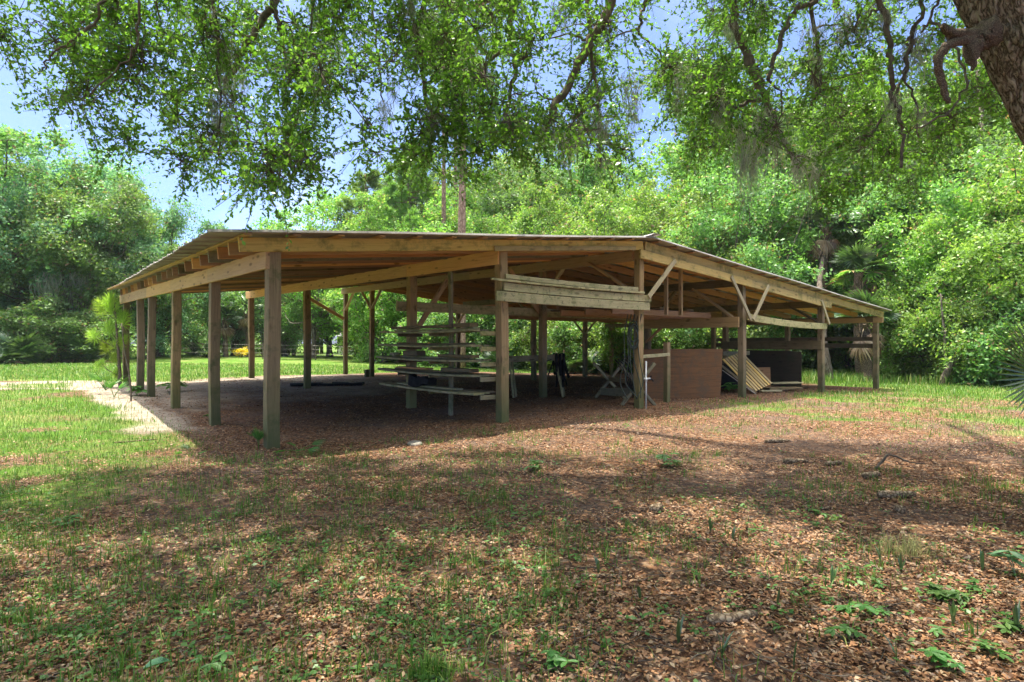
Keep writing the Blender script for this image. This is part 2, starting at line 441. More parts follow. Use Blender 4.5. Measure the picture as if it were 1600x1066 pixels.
# ------------------------------------------------------------------ ground
def grass_d(x, y):
    """how grassy the soil is, 0..1"""
    x = np.asarray(x, float); y = np.asarray(y, float)
    s, t = st(x, y)
    n = wob(x, y, 1.5, 2) * .5 + wob(x, y, .55, 3) * .35
    # lawn left of the barn
    lawn = sm(-3.4, -5.0, x + .12 * (y - 8) * 1.0 + n * 1.1) * sm(5.2, 7.8, y + 1.3 * n) * sm(17.2, 12.0, y - 1.5 * n) * (.86 + .4 * wob(x, y, .8, 5))
    lawn2 = sm(-2.2, -4.2, x + n * 1.2 + .25 * (y - 6)) * sm(2.4, 4.5, y) * .62 * sm(.0, .5, n + .3)
    far = sm(18.6, 20.2, y + .5 * n) * sm(-4.5, -1.5, -s * .0 - 6 + t * .0 + sm(13.8, 15.5, t) * 9 + sm(-1.0, -3.0, s) * 9)
    right = sm(1.5, 6.5, x + .5 * (y - 12) + 1.8 * n) * sm(7.0, 11.0, y + n) * (.40 + .5 * n + .3 * wob(x, y, .6, 4)) * (t < 1)
    rfar = sm(10, 13, x) * sm(14.5, 18, y + n)
    base = .42 * sm(-4.5, -6.0, x) * sm(8, 9, y) * sm(.4, -.2, sand_d(x, y))
    g = np.maximum.reduce([base, lawn, lawn2, far, np.clip(right, 0, 1), rfar, .22 * sm(.1, .6, n) * (t < 0)])
    under = sm(-.9, -.2, s) * sm(20.3, 19.6, s) * sm(-1.0, .2, t) * sm(14.2, 12.6, t + n * .6)
    strip = sm(.80, .25, np.abs(s + .65 + .25 * n)) * sm(.4, 4.2, t + n * 1.2) * sm(16, 13, t)
    return np.clip(g * (1 - under) * (1 - .74 * strip), 0, 1)
def sand_d(x, y):
    x = np.asarray(x, float); y = np.asarray(y, float)
    s, t = st(x, y)
    n = wob(x, y, 1.3, 4) * .6 + wob(x, y, .4, 1) * .3
    strip = sm(.95, .30, np.abs(s + .65 + .28 * n)) * sm(.4, 4.2, t + n * 1.2) * sm(16, 13, t)
    trk = sm(1.7, .8, np.abs(y - 17.3 - .02 * x + .35 * n)) * sm(-7.0, -9.0, x + n)
    trk2 = sm(1.6, .7, np.abs(t - 15.4 + .5 * n)) * sm(9, 6, s) * sm(-9, -7, s) * .85
    fl = sm(-.8, .3, s) * sm(10.5, 5.5, s + 2 * n) * sm(2.5, 8.0, t + 1.6 * n - .25 * s) * sm(15.0, 13.5, t) * .8
    road = sm(1.5, .8, np.abs(y - 63)) * sm(12, 6, x)
    dry = .30 * sm(-7, -9, x) * sm(12.6, 15.5, y + n) * sm(18, 16, y) * sm(-.2, .5, n)
    return np.clip(np.maximum.reduce([strip, trk, trk2, fl, road, dry]), 0, 1)

def axis(lo, a, b, hi, fine, grow=1.18):
    mid = list(np.arange(a, b + 1e-6, fine))
    L = []; x = a; d = fine
    while x > lo: d *= grow; x -= d; L.append(x)
    R = []; x = mid[-1]; d = fine
    while x < hi: d *= grow; x += d; R.append(x)
    return np.array(L[::-1] + mid + R)
gx = axis(-160, -13, 19, 160, .13); gy = axis(-30, 1.0, 24, 260, .13)
XX, YY = np.meshgrid(gx, gy)
ZZ = gz(XX, YY)
nx, ny = len(gx), len(gy)
idx = np.arange(nx * ny).reshape(ny, nx)
q = np.stack([idx[:-1, :-1], idx[:-1, 1:], idx[1:, 1:], idx[1:, :-1]], -1).reshape(-1, 4)

def ground_mat():
    m, nt = newmat('ground_soil')
    g = nd(nt, 'ShaderNodeNewGeometry'); P = g.outputs['Position']
    at_ = nd(nt, 'ShaderNodeAttribute', attribute_name='cover')
    sep = nd(nt, 'ShaderNodeSeparateColor'); lk(nt, at_.outputs['Color'], sep.inputs[0])
    # fallen leaves
    nw = noise(nt, P, 9, 3)
    wv = nd(nt, 'ShaderNodeVectorMath', operation='MULTIPLY_ADD'); lk(nt, nw.outputs['Color'], wv.inputs[0]); wv.inputs[1].default_value = (.05, .05, .05); lk(nt, P, wv.inputs[2])
    mp = nd(nt, 'ShaderNodeMapping'); mp.inputs['Scale'].default_value = (1, 1.0, .2); lk(nt, wv.outputs[0], mp.inputs[0])
    v1 = nd(nt, 'ShaderNodeTexVoronoi'); v1.inputs['Scale'].default_value = 34; lk(nt, mp.outputs[0], v1.inputs['Vector'])
    v2 = nd(nt, 'ShaderNodeTexVoronoi'); v2.inputs['Scale'].default_value = 21; lk(nt, mp.outputs[0], v2.inputs['Vector'])
    s1 = nd(nt, 'ShaderNodeSeparateColor'); lk(nt, v1.outputs['Color'], s1.inputs[0])
    s2 = nd(nt, 'ShaderNodeSeparateColor'); lk(nt, v2.outputs['Color'], s2.inputs[0])
    st_ = [(0, (.045, .027, .018)), (.25, (.105, .052, .028)), (.5, (.21, .098, .045)), (.7, (.28, .148, .074)), (.85, (.18, .13, .095)), (1, (.40, .25, .14))]
    l1 = ramp(nt, st_, s1.outputs[0]); l2 = ramp(nt, st_, s2.outputs[1])
    lit = mixc(nt, math_(nt, 'GREATER_THAN', s2.outputs[2], .55), l1.outputs[0], l2.outputs[0])
    ed = ramp(nt, [(.25, (1,) * 3), (.7, (.35,) * 3)], v1.outputs['Distance'])
    lit = mixc(nt, .6, lit, ed.outputs[0], 'MULTIPLY')
    nb = noise(nt, P, .55, 4)
    lit = mixc(nt, ramp(nt, [(.4, (0,) * 3), (.66, (.7,) * 3)], nb.outputs['Fac']).outputs[0], lit, (.115, .085, .07))
    # grass
    n1 = noise(nt, P, 26, 5, .75); n2 = noise(nt, P, .6, 3)
    mpg = nd(nt, 'ShaderNodeMapping'); mpg.inputs['Scale'].default_value = (70, 30, 10); lk(nt, P, mpg.inputs[0])
    n3 = noise(nt, mpg.outputs[0], 1.0, 4, .7)
    gr = ramp(nt, [(.25, (.03, .075, .01)), (.5, (.075, .16, .018)), (.75, (.145, .25, .03))], n3.outputs['Fac'])
    gr2 = mixc(nt, ramp(nt, [(.45, (0,) * 3), (.7, (.7,) * 3)], n2.outputs['Fac']).outputs[0], gr.outputs[0], (.25, .23, .09))
    # sand
    n4 = noise(nt, P, 4.0, 6, .7); n5 = noise(nt, P, 60, 3)
    sa = ramp(nt, [(.3, (.16, .125, .09)), (.5, (.29, .245, .19)), (.7, (.41, .36, .29))], n4.outputs['Fac'])
    sd = mixc(nt, math_(nt, 'MULTIPLY', n5.outputs['Fac'], .35), sa.outputs[0], (.42, .34, .25))
    # leaves lying on the sand
    sd = mixc(nt, math_(nt, 'MULTIPLY', math_(nt, 'LESS_THAN', s1.outputs[2], .13), math_(nt, 'LESS_THAN', v1.outputs['Distance'], .42)), sd, l1.outputs[0])
    fs = math_(nt, 'ADD', sep.outputs[1], math_(nt, 'MULTIPLY', math_(nt, 'SUBTRACT', n1.outputs['Fac'], .5), .9))
    fs = ramp(nt, [(.30, (0,) * 3), (.85, (1,) * 3)], fs).outputs[0]
    fg = math_(nt, 'ADD', sep.outputs[0], math_(nt, 'MULTIPLY', math_(nt, 'SUBTRACT', n1.outputs['Fac'], .5), 1.5))
    fg = ramp(nt, [(.36, (0,) * 3), (.62, (1,) * 3)], fg).outputs[0]
    c = mixc(nt, fs, lit, sd)
    c = mixc(nt, fg, c, gr2)
    p = nd(nt, 'ShaderNodeBsdfPrincipled'); p.inputs['Roughness'].default_value = .95; p.inputs['Specular IOR Level'].default_value = .1
    lk(nt, c, p.inputs['Base Color'])
    h = math_(nt, 'ADD', math_(nt, 'MULTIPLY', v1.outputs['Distance'], math_(nt, 'MULTIPLY_ADD', fs, .45, -.5)), math_(nt, 'MULTIPLY', n1.outputs['Fac'], .8))
    bp = nd(nt, 'ShaderNodeBump'); bp.inputs['Strength'].default_value = .8; bp.inputs['Distance'].default_value = .03
    lk(nt, h, bp.inputs['Height']); lk(nt, bp.outputs[0], p.inputs['Normal'])
    o = nd(nt, 'ShaderNodeOutputMaterial'); lk(nt, p.outputs[0], o.inputs[0])
    return m
me = mesh_np('ground', np.stack([XX, YY, ZZ], -1).reshape(-1, 3), q, ground_mat(), True)
ca = me.color_attributes.new('cover', 'FLOAT_COLOR', 'POINT')
cc = np.ones((nx * ny, 4), np.float32)
cc[:, 0] = grass_d(XX, YY).ravel(); cc[:, 1] = sand_d(XX, YY).ravel(); cc[:, 2] = 0
ca.data.foreach_set('color', cc.ravel())
ground = obj('ground', me); ground['kind'] = 'structure'

# ------------------------------------------------------------------ the pole barn
barn = thing('pole_barn', 'long open timber pole barn with low metal gable roof on wooden posts', 'barn', O, ANG)
RID = 7.47
def zs(s, t=0):
    """underside of the roof sheet"""
    z = 2.69 + .096 * (s + .85) if s < RID else 3.49 - .087 * (s - RID)
    return z + .011 * max(0, t) * (1 if s < RID else max(0, 1 - (s - RID) / 6))
def lb(s):     # where the roof stops at the back
    return 12.6 + (14.4 - 12.6) * max(0, s) / RID if s < RID else 14.4 - 2.4 * (s - RID) / 12.5
def bar(name, p0, p1, w, h, mat, parent=barn, up=(0, 0, 1), **k):
    v, f, Mx = beam_data(p0, p1, w, h, up, **k)
    return obj(name, mesh_np(name, v, f, M[mat]), parent, matrix=Mx)
def gl(s, t):
    p = B(s, t); return gzf(p.x, p.y)
POSTS = []
def post(s, t, top, w=.16, mat='post', w2=None):
    g = gl(s, t)
    lean = random.uniform(-.012, .012)
    POSTS.append((s, t))
    return bar('post', (s + lean, t, g - .12), (s, t + lean, top), w, w2 or w, mat, up=(0, 1, 0), ch=.008, rough=.004)
# row along the left eave
for t in (0, 2.86, 5.79, 8.43, 9.95, 12.25):
    post(0, t, 2.57 + .011 * t - (.0 if t == 0 else .22), .165 if t == 0 else .155)
tt = [-.09, 2.86, 5.79, 8.43, 12.75]
for a, b in zip(tt, tt[1:]):
    bar('beam', (-.085, a + .002, 2.45 + .011 * a), (-.085, b - .002, 2.45 + .011 * b), .05, .235, 'beam')
# second row
for t in (0, 3.01, 8.7, 13.7):
    post(3.84, t, 2.95 + .011 * t - (.0 if t == 0 else .2), .165)
tt = [-.05, 3.01, 8.7, 13.95]
for a, b in zip(tt, tt[1:]):
    bar('beam', (3.75, a + .002, 2.815 + .011 * a), (3.75, b - .002, 2.815 + .011 * b), .05, .24, 'beam')
# ridge row
for t in (0, 2.95, 12.0, 14.2):
    post(7.47, t, 3.28 + .01 * t - (.0 if t == 0 else .2), .15 if t < 10 else .14)
for a, b in ((.1, 5.9), (5.904, 14.4)):
    bar('ridge_beam', (7.40, a, 3.17 + .01 * a), (7.40, b, 3.17 + .01 * b), .05, .22, 'brace')
# right rows
for s, ts in ((11.45, (0, 2.9, 7.8, 12.4)), (15.76, (0, 3.1, 9.5)), (19.75, (0, 3.0, 6.1, 11.6))):
    for t in ts:
        post(s, t, zs(s, t) - (.2 if t == 0 else .4), .15)
    bar('beam', (s - .08, .05, zs(s) - .295), (s - .08, 11.9, zs(s) - .295), .05, .19, 'dark')
# low loft beam of the fourth row and a tie across the third bay
bar('loft_beam', (11.34, .02, 1.87), (11.34, 3.3, 1.88), .06, .26, 'brace')
bar('tie_beam', (3.55, 3.12, 2.12), (11.2, 3.12, 2.08), .06, .20, 'shelf')
for k, t in enumerate(np.arange(.8, 5.6, .8)):
    bar('loft_joist', (7.55, t, 2.07), (11.3, t, 2.05), .045, .14, 'rafter')
for k in range(9):
    a = 8.0 + k * .36
    bar('loft_board', (a, .6 + .25 * (k % 3), 2.155 + .012 * (k % 2)), (a, 5.3 - .2 * (k % 2), 2.155), .27, .028, 'dark')
bar('loft_upright', (9.0, .45, 2.0), (9.0, .45, 3.1), .05, .09, 'brace', up=(0, 1, 0))
bar('loft_upright', (9.55, .45, 2.0), (9.55, .45, 3.08), .05, .09, 'brace', up=(0, 1, 0))
bar('loft_upright', (8.3, 3.3, 2.05), (8.3, 3.3, 3.2), .05, .09, 'rafter', up=(0, 1, 0))
# rafters
t = -.12; k = 0
while t < 14.2:
    s0 = -.45 + .32 * max(0, t) / 12.6
    if t > 12.6: s0 = (t - 12.6) / 1.8 * RID
    if s0 < 6.5:
        m_ = 'yellow' if k == 0 else ('rafter', 'brace', 'rafter', 'greydark', 'rafter', 'beam', 'rafter', 'dark')[k % 8]  # light and dark timbers alternate to imitate lit undersides and shaded sides
        bar('rafter', (s0, t, zs(s0, t) - .125), (RID - .03, t, zs(RID - .03, t) - .125), .042, .165 if k else .18, m_)
    t += .57 if k else .5; k += 1
bar('trim_board', (3.55, -.165, zs(3.55) - .185), (7.15, -.165, zs(7.15) - .185), .03, .085, 'yellow')
t = -.12; k = 0
while t < 13.6:
    se = 20.0 if t < 11.8 else RID + (14.4 - t) / 2.4 * 12.5
    se = min(se, 20.0 if k == 0 else 19.93)
    bar('rafter', (RID + .03, t, zs(RID + .03, t) - .125), (se, t, zs(se, t) - .125), .042, .165 if k else .19, 'yellow' if k == 0 else ('beam' if k in (2,) else 'rafter'))
    t += .78; k += 1
# the second, lower board along the front of the right slope, notched over the posts
for a, b in ((7.3, 11.6), (11.604, 16.0)):
    bar('fascia_board', (a, -.115 - .055, zs(max(a, RID)) - .31), (b, -.115 - .055, zs(b) - .31), .045, .18, 'yellow')
# purlins
for s in np.arange(-.40, 7.3, .61):
    a = s
    bar('purlin', (s, -.32, zs(s, 0) - .020), (s, lb(s) - .15, zs(s, lb(s)) - .020), .095, .026, 'brace', rough=.001)
for s in np.arange(7.75, 19.95, .61):
    bar('purlin', (s, -.32, zs(s, 0) - .020), (s, lb(s) - .15, zs(s, lb(s)) - .020), .095, .026, 'rafter', rough=.001)
# roofing: ribbed sheets
def roofing(name, s_a, s_b, front, slope_n):
    us = []; rib = []
    n = 26
    base = np.linspace(0, 1, n + 1)
    prof = []
    for i, u in enumerate(base[:-1]):
        du = base[1] - base[0]
        prof += [(u, 0.0), (u + du * .02, .0), (u + du * .045, .032), (u + du * .10, .032), (u + du * .125, .0), (u + du * .40, .0), (u + du * .42, .012), (u + du * .45, .012), (u + du * .47, 0.), (u + du * .70, .0), (u + du * .72, .012), (u + du * .75, .012), (u + du * .77, 0.), (u + du * .94, .0), (u + du * .955, -.022), (u + du * .985, -.022)]
    prof.append((1.0, 0.0))
    ss = np.linspace(0, 1, slope_n)
    V = []; 
    for layer in (0, 1):
        for (u, h) in prof:
            for k, w in enumerate(ss):
                sa = s_a(u); sb = s_b(u)
                s = sa + (sb - sa) * w
                t = front + u * (lb(min(max(s, 0), 19.9)) - front)
                ed = .006 * math.sin(u * 57 + 3) if k in (0, slope_n - 1) else 0
                V.append((s + ed, t, zs(s, t) + h + .002 + .004 * layer + .006 * math.sin(u * 21 + s)))
    V = np.array(V); P_, S_ = len(prof), slope_n
    F_ = []
    ix = lambda l, i, k: l * P_ * S_ + i * S_ + k
    for i in range(P_ - 1):
        for k in range(S_ - 1):
            F_.append([ix(0, i, k), ix(0, i, k + 1), ix(0, i + 1, k + 1), ix(0, i + 1, k)][::-1])
            F_.append([ix(1, i, k), ix(1, i, k + 1), ix(1, i + 1, k + 1), ix(1, i + 1, k)])
        for k, o_ in ((0, 0), (S_ - 1, 1)):
            f = [ix(0, i, k), ix(0, i + 1, k), ix(1, i + 1, k), ix(1, i, k)]
            F_.append(f if o_ else f[::-1])
    for i in (0, P_ - 1):
        for k in range(S_ - 1):
            F_.append([ix(0, i, k), ix(0, i, k + 1), ix(1, i, k + 1), ix(1, i, k)])
    return obj(name, mesh_np(name, V, F_, M['metal']), barn)
roofing('roof_sheet', lambda u: -.86 + .54 * u, lambda u: RID + .0, -.36, 9)
roofing('roof_sheet', lambda u: RID + .02, lambda u: 20.12, -.36, 11)
# ridge cap, its front end bent upward
rc = []; n = 30
for i in range(n + 1):
    t = -.42 + (14.5 + .42) * i / n
    up_ = .05 * max(0, 1 - i / 1.5)
    for (ds, dz) in ((-.2, -.012 + up_ * .4), (0, .028 + up_), (.2, -.010 + up_ * 1.4), (.2, -.014 + up_ * 1.4), (0, .022 + up_), (-.2, -.016 + up_ * .4)):
        rc.append((RID + ds, t, 3.50 + .011 * max(0, t) * (1 if ds <= 0 else .97) + dz + .008))
fs_ = []
for i in range(n):
    for j in range(6):
        k = (j + 1) % 6
        fs_.append([i * 6 + j, i * 6 + k, i * 6 + 6 + k, i * 6 + 6 + j])
fs_ += [[0, 1, 2, 3, 4, 5], [n * 6 + j for j in range(6)][::-1]]
obj('ridge_cap', mesh_np('ridge_cap', rc, fs_, M['metal']), barn)
# knee braces, front
bk = dict(ch=.005)
def brace(p0, p1, mat='pale', w=.04, h=.095, up=(0, 1, 0)):
    return bar('knee_brace', p0, p1, w, h, mat, up=up)
brace((7.52, -.215, 2.30), (8.42, -.215, 3.13), up=(0, 0, 1))
brace((11.50, -.215, 1.92), (10.62, -.215, 2.93), up=(0, 0, 1))
brace((11.52, -.265, 1.92), (12.25, -.265, 2.80), up=(0, 0, 1))
brace((15.80, -.215, 1.90), (15.30, -.215, 2.56), up=(0, 0, 1))
# along the rows
brace((7.40, .06, 2.40), (7.34, 1.3, 3.14), 'brace', .045, .13, (1, 0, 0))
brace((11.45, .06, 1.86), (11.38, 1.35, 2.78), 'brace', .045, .14, (1, 0, 0))
brace((11.45, 2.8, 1.9), (11.38, 1.9, 2.76), 'dark', .045, .12, (1, 0, 0))
brace((15.72, .06, 1.95), (15.66, .9, 2.45), 'dark', .045, .12, (1, 0, 0))
brace((11.37, 2.9, 1.35), (11.37, 2.35, 1.80), 'rafter', .045, .1, (1, 0, 0))
for s, t in ((7.47, 2.95), (7.47, 12.0), (7.47, 14.2), (11.45, 7.8), (15.76, 9.5), (11.45, 12.4)):
    zt = zs(s, t) - .32
    for d in (-1, 1):
        if t > 14 and d > 0: continue
        brace((s - .02, t + d * .05, zt - .75), (s - .02, t + d * .85, zt), 'pale' if (s + d) % 2 < 1 else 'brace', .04, .10, (1, 0, 0))
brace((7.36, 14.1, 2.25), (5.9, 14.0, 3.0), 'brace', .04, .12, (0, 0, 1))
brace((7.42, 3.02, 2.1), (6.5, 3.06, 3.1), 'brace', .04, .10, (0, 0, 1))
brace((3.95, 3.08, 1.55), (4.85, 3.2, 2.75), 'brace', .045, .12, (0, 0, 1))
# boards nailed across the front between the second and the ridge post
for i, (a, b, z, d, h) in enumerate(((3.60, 7.62, 2.150, -.150, .165), (3.80, 7.72, 2.318, -.105, .140), (3.50, 7.45, 2.424, -.150, .038), (3.83, 7.3, 2.492, -.105, .080))):
    bar('cross_board', (a, d - .0, z), (b, d, z - .035), .038, h, 'grey', bow=.015)
bar('cross_board', (11.52, -.11, 2.00), (15.86, -.11, 1.83), .04, .17, 'grey', bow=.05)
# rails of the stall on the right
bar('stall_rail', (19.86, -.12, 1.47), (19.86, 6.2, 1.45), .04, .13, 'dark')
bar('stall_rail', (19.86, -.12, 1.24), (19.86, 6.2, 1.24), .04, .15, 'dark')
bar('stall_rail', (15.66, -.05, 1.28), (15.66, 3.2, 1.26), .04, .25, 'dark')
bar('stall_wall', (15.63, .52, .56), (15.63, 2.55, .58), .02, 1.07, 'blackwall')
bar('end_header', (19.67, -.25, 2.09), (19.67, 6.3, 2.10), .05, .17, 'brace')
bar('stall_post', (8.82, .30, -.1), (8.82, .30, 1.37), .115, .115, 'post', up=(0, 1, 0))
bar('stall_rail', (7.52, .02, 1.07), (8.79, .22, 1.10), .04, .07, 'grey')
# splash block at the foot of the far ridge post
bar('foot_block', (7.25, 11.95, gl(7.3, 12) - .02), (7.25, 11.95, gl(7.3, 12) + .26), .14, .12, 'post', up=(0, 1, 0))

# ------------------------------------------------------------------ timber rack in the second row
pB = B(3.84, 1.5)
rack = thing('timber_rack', 'five tier timber rack of mossy shelf boards between two barn posts', 'rack', O, ANG)
LV = [.50, .805, 1.06, 1.32, 1.585]
for t_ in (.0, 1.62, 3.01):
    for z in LV:
        off = .0
        bar('arm', (3.84 - .37, t_ + (.11 if t_ < 3 else -.10), z - .055), (3.84 + .19, t_ + (.11 if t_ < 3 else -.10), z - .06), .038, .075, 'shelf' if t_ != 3.01 else 'dark', rack)
bar('upright', (3.84, 1.55, gl(3.84, 1.55) - .1), (3.84, 1.55, 2.72), .05, .10, 'shelf', rack, up=(0, 1, 0))
for i, z in enumerate(LV):
    e = (3.62, 3.72, 3.76, 3.70, 3.58)[i]
    bar('shelf_board', (3.50, .18 + .03 * i, z + .002), (3.53, e, z + .004), .22, .038, 'shelf', rack, bow=.025)
    bar('shelf_board', (3.695, .24, z + .002), (3.69, e - .25 - .1 * (i % 2), z + .003), .13, .030, 'shelf', rack, bow=.02)
    bar('shelf_board', (3.60 + .02 * (i % 3), .9 - .12 * i, z + .036), (3.62, 3.1 + .1 * (i % 3), z + .036), .15, .032, 'dark' if i % 2 else 'shelf', rack, bow=.012)
    bar('shelf_board', (3.94, .42 + .05 * i, z + .0), (3.94, e - .6, z + .0), .14, .032, 'dark', rack, bow=.015)
lv = [z + .053 for z in LV]
def stick(name, label, cat, t0, t1, s, z, w, h, mat, group=None):
    """piece of timber lying on the rack; built in the barn's own axes"""
    v, f, Mx = beam_data((0, 0, 0), (0, t1 - t0, 0), w, h)
    o = obj(name, mesh_np(name, v, f, M[mat]), None)
    R = Matrix.Rotation(ANG, 4, 'Z')
    o.matrix_world = Matrix.Translation(B(s, t0, z + h / 2)) @ R @ Mx
    return tag(o, label, cat, group)
stick('loose_plank', 'dark plank lying on the top shelf of the timber rack', 'plank', .9, 3.15, 3.52, lv[4] + .0, .16, .055, 'dark')
stick('loose_plank', 'short dark offcut at the right end of the top rack shelf', 'plank', .36, .86, 3.52, lv[4] + .0, .18, .075, 'dark')
stick('wood_block', 'pale small wood block at the left end of the middle rack shelf', 'block', 3.0, 3.18, 3.5, lv[2], .14, .05, 'grey')
stick('wood_block', 'dark block lying left of the thin upright on the middle rack shelf', 'block', 2.1, 2.62, 3.52, lv[2], .2, .10, 'dark')
stick('wood_block', 'flat dark board at the right end of the second lowest rack shelf', 'block', .35, 1.25, 3.52, lv[1] + .0, .2, .06, 'dark')
stick('wood_block', 'thin dark board between upright and right post on the middle rack shelf', 'block', .3, 1.35, 3.5, lv[2], .17, .045, 'dark')
stick('wood_block', 'thin brown board on the left half of the second lowest rack shelf', 'block', 1.8, 2.9, 3.52, lv[1], .18, .03, 'rafter')
# dark sagging bundle on the lowest shelf
mb = MB(); pts = []
for i in range(7):
    w = .09 + .05 * math.sin(i * 1.1)
    mb.bar((0, i * .11, .06 + .03 * math.sin(i)), (0, i * .11 + .115, .06 + .03 * math.sin(i + 1)), .2 - .01 * i, .11 + .018 * i, rough=.008)
o = obj('tarp_bundle', mb.mesh('tarp_bundle', M['cloth']), None)
o.matrix_world = Matrix.Translation(B(3.55, 1.75, lv[0] + .01)) @ Matrix.Rotation(ANG, 4, 'Z')
tag(o, 'black folded tarp bundle on the lowest shelf of the timber rack', 'tarp')

# ------------------------------------------------------------------ things stored under the roof
def W(p): return Vector(p)
# sawhorse
c = at(843, 15.2); 
sh = thing('sawhorse', 'old wooden sawhorse standing beside the inner barn posts', 'sawhorse', (c.x, c.y, gzf(c.x, c.y)), 0.0)
bar('top_rail', (-.75, 0, .93), (.62, .25, .97), .06, .15, 'shelf', sh)
for (x, y, a) in ((-.66, .02, -1), (-.60, .02, 1), (.48, .22, -1), (.56, .22, 1)):
    bar('leg', (x + .03 + .06 * (x > 0), y + a * .26, 0), (x - .08, y + a * .03, .93), .05, .12, 'shelf', sh, up=(0, 1, 0))
# straps hanging on it
st_o = obj('harness_straps', None) if False else None
mb = MB()
for k in range(11):
    x = random.uniform(.36, .62); y = .12 + (x + .75) * .18; top = 1.03 + .03 * random.random()
    l1, l2 = random.uniform(.45, .85), random.uniform(.3, .85)
    pts = [(x - .06 + random.uniform(-.10, .1), y - .10 - .05 * random.random(), top - l1), (x - .02, y - .085, top - .2), (x, y, top), (x + .02, y + .09, top - .2), (x + .1 + random.uniform(-.05, .1), y + .12, top - l2)]
    mb.tube(smooth_path(pts, 5), .012 + .012 * random.random(), 6)
pts = [(.30, .1, .92), (.16, .06, .86), (.14, .05, .70), (.24, .07, .66), (.36, .1, .72)]
mb.tube(smooth_path(pts, 5), .011, 6)
for k in range(3):   # folded cloth over the rail
    x = .42 + .09 * k
    mb.tube(smooth_path([(x, .05, .62 - .1 * k), (x, .10, .9), (x + .01, .19, 1.035), (x + .02, .28, .9), (x + .04 + .05 * k, .31, .45)], 5), [.035] * 20 + [.02], 8)
o = obj('harness_straps', mb.mesh('harness_straps', M['cloth'], True), None, (c.x, c.y, gzf(c.x, c.y)))
tag(o, 'tangle of black straps and cloth hung over the sawhorse end', 'straps')
# saw buck: two crosses joined by rails
a0 = at(996, 13.45); a1 = at(952, 15.1)
sb = thing('saw_buck', 'grey X legged saw buck leaning beside the ridge post', 'saw buck', (a0.x, a0.y, gzf(a0.x, a0.y)), 0.0)
dv = Vector((a1.x - a0.x, a1.y - a0.y, 0)); 
for q_, (w1, w2) in ((Vector((0, 0, 0)), (.98, .86)), (dv, (.85, .80))):
    bar('leg', q_ + Vector((-.34, 0, 0)), q_ + Vector((.38, .05, .90)), .06, .14, 'greydark', sb, up=(0, 1, 0))
    bar('leg', q_ + Vector((.36, -.08, 0)), q_ + Vector((-.40, -.07, .86)), .06, .14, 'greydark', sb, up=(0, 1, 0))
bar('rail', Vector((-.15, .0, .26)), dv + Vector((-.2, .0, .16)), .05, .17, 'greydark', sb)
bar('rail', Vector((-.06, .03, .50)), dv + Vector((-.05, .03, .46)), .05, .10, 'dark', sb)
bar('rail', Vector((.12, .0, .24)), dv + Vector((.1, .0, .22)), .04, .12, 'dark', sb)
# hoses and cable on the ridge post
pr = B(7.47, 0)
mb = MB()
for k in range(7):
    r_ = .11 + .05 * random.random(); zc = 1.62 + random.uniform(-.1, .12); ph = random.uniform(0, 6)
    pts = [(-.13 + r_ * .7 * math.cos(u) , -.08 - .03 * random.random(), zc + r_ * 1.6 * math.sin(u) - .1) for u in np.linspace(ph, ph + 6.6, 18)]
    mb.tube(smooth_path(pts, 2), .010, 6)
for k in range(5):
    x = -.32 + .07 * k
    mb.tube(smooth_path([(x + .08, -.07, 1.95), (x, -.10, 1.5), (x + random.uniform(-.06, .06), -.13, 1.0), (x + random.uniform(-.1, .1), -.16, .55), (x + random.uniform(-.05, .2), -.2, .12 + .15 * random.random())], 5), .010, 6)
o = obj('hose_coil', mb.mesh('hose_coil', M['hose'], True), None, (pr.x, pr.y, gzf(pr.x, pr.y)))
tag(o, 'coiled dark hose and cables hanging on the ridge post', 'hose')
mb = MB()
for k in range(5):
    mb.tube(smooth_path([(-.45 + .07 * k, .25, 1.0), (-.3 + .05 * k, .1, .8 + .03 * k), (-.2 + .03 * k, .05, .45), (-.05, .0, .2)], 5), .014, 6)
o = obj('black_cable', mb.mesh('black_cable', M['black'], True), None, (pr.x, pr.y, gzf(pr.x, pr.y)))
tag(o, 'bundle of black cable draped behind the saw buck legs', 'cable')
# white pipe
pp = B(7.53, -.14)
mb = MB(); mb.tube([(0, 0, -.03), (0, 0, .98)], .017, 10); mb.tube([(0, 0, .56), (0, 0, .64)], .026, 10); mb.tube([(-.05, 0, .62), (.09, 0, .62)], .018, 8)
o = obj('water_pipe', mb.mesh('water_pipe', M['white'], True), None, (pp.x, pp.y, gzf(pp.x, pp.y)))
tag(o, 'thin white plastic water pipe standing against the ridge post foot', 'pipe')
mb = MB(); mb.tube([(.06, 0, .60), (.13, 0, .60), (.15, 0, .56)], .016, 8); mb.tube([(.10, 0, .62), (.10, 0, .67)], .008, 6); mb.tube([(.10, -.035, .67), (.10, .035, .67)], .012, 6)
o = obj('garden_tap', mb.mesh('garden_tap', M['black'], True), None, (pp.x, pp.y, gzf(pp.x, pp.y)))
tag(o, 'small dark tap on the white pipe at the ridge post', 'tap')
# plywood sheet
p0 = at(1006, 14.9); p1 = at(1129, 15.35)
g_ = gzf(p1.x, p1.y)
v, f, Mx = beam_data((p0.x, p0.y, g_ + .60), (p1.x, p1.y, g_ + .60), .018, 1.2, ch=.002, rough=.001)
v[:, 0] -= (v[:, 2] - .6) * (v[:, 0] > 1) * -.055
o = obj('plywood_sheet', mesh_np('plywood_sheet', v, f, M['ply']), None, matrix=Mx)
tag(o, 'large red brown plywood sheet standing on edge behind the short post', 'plywood')
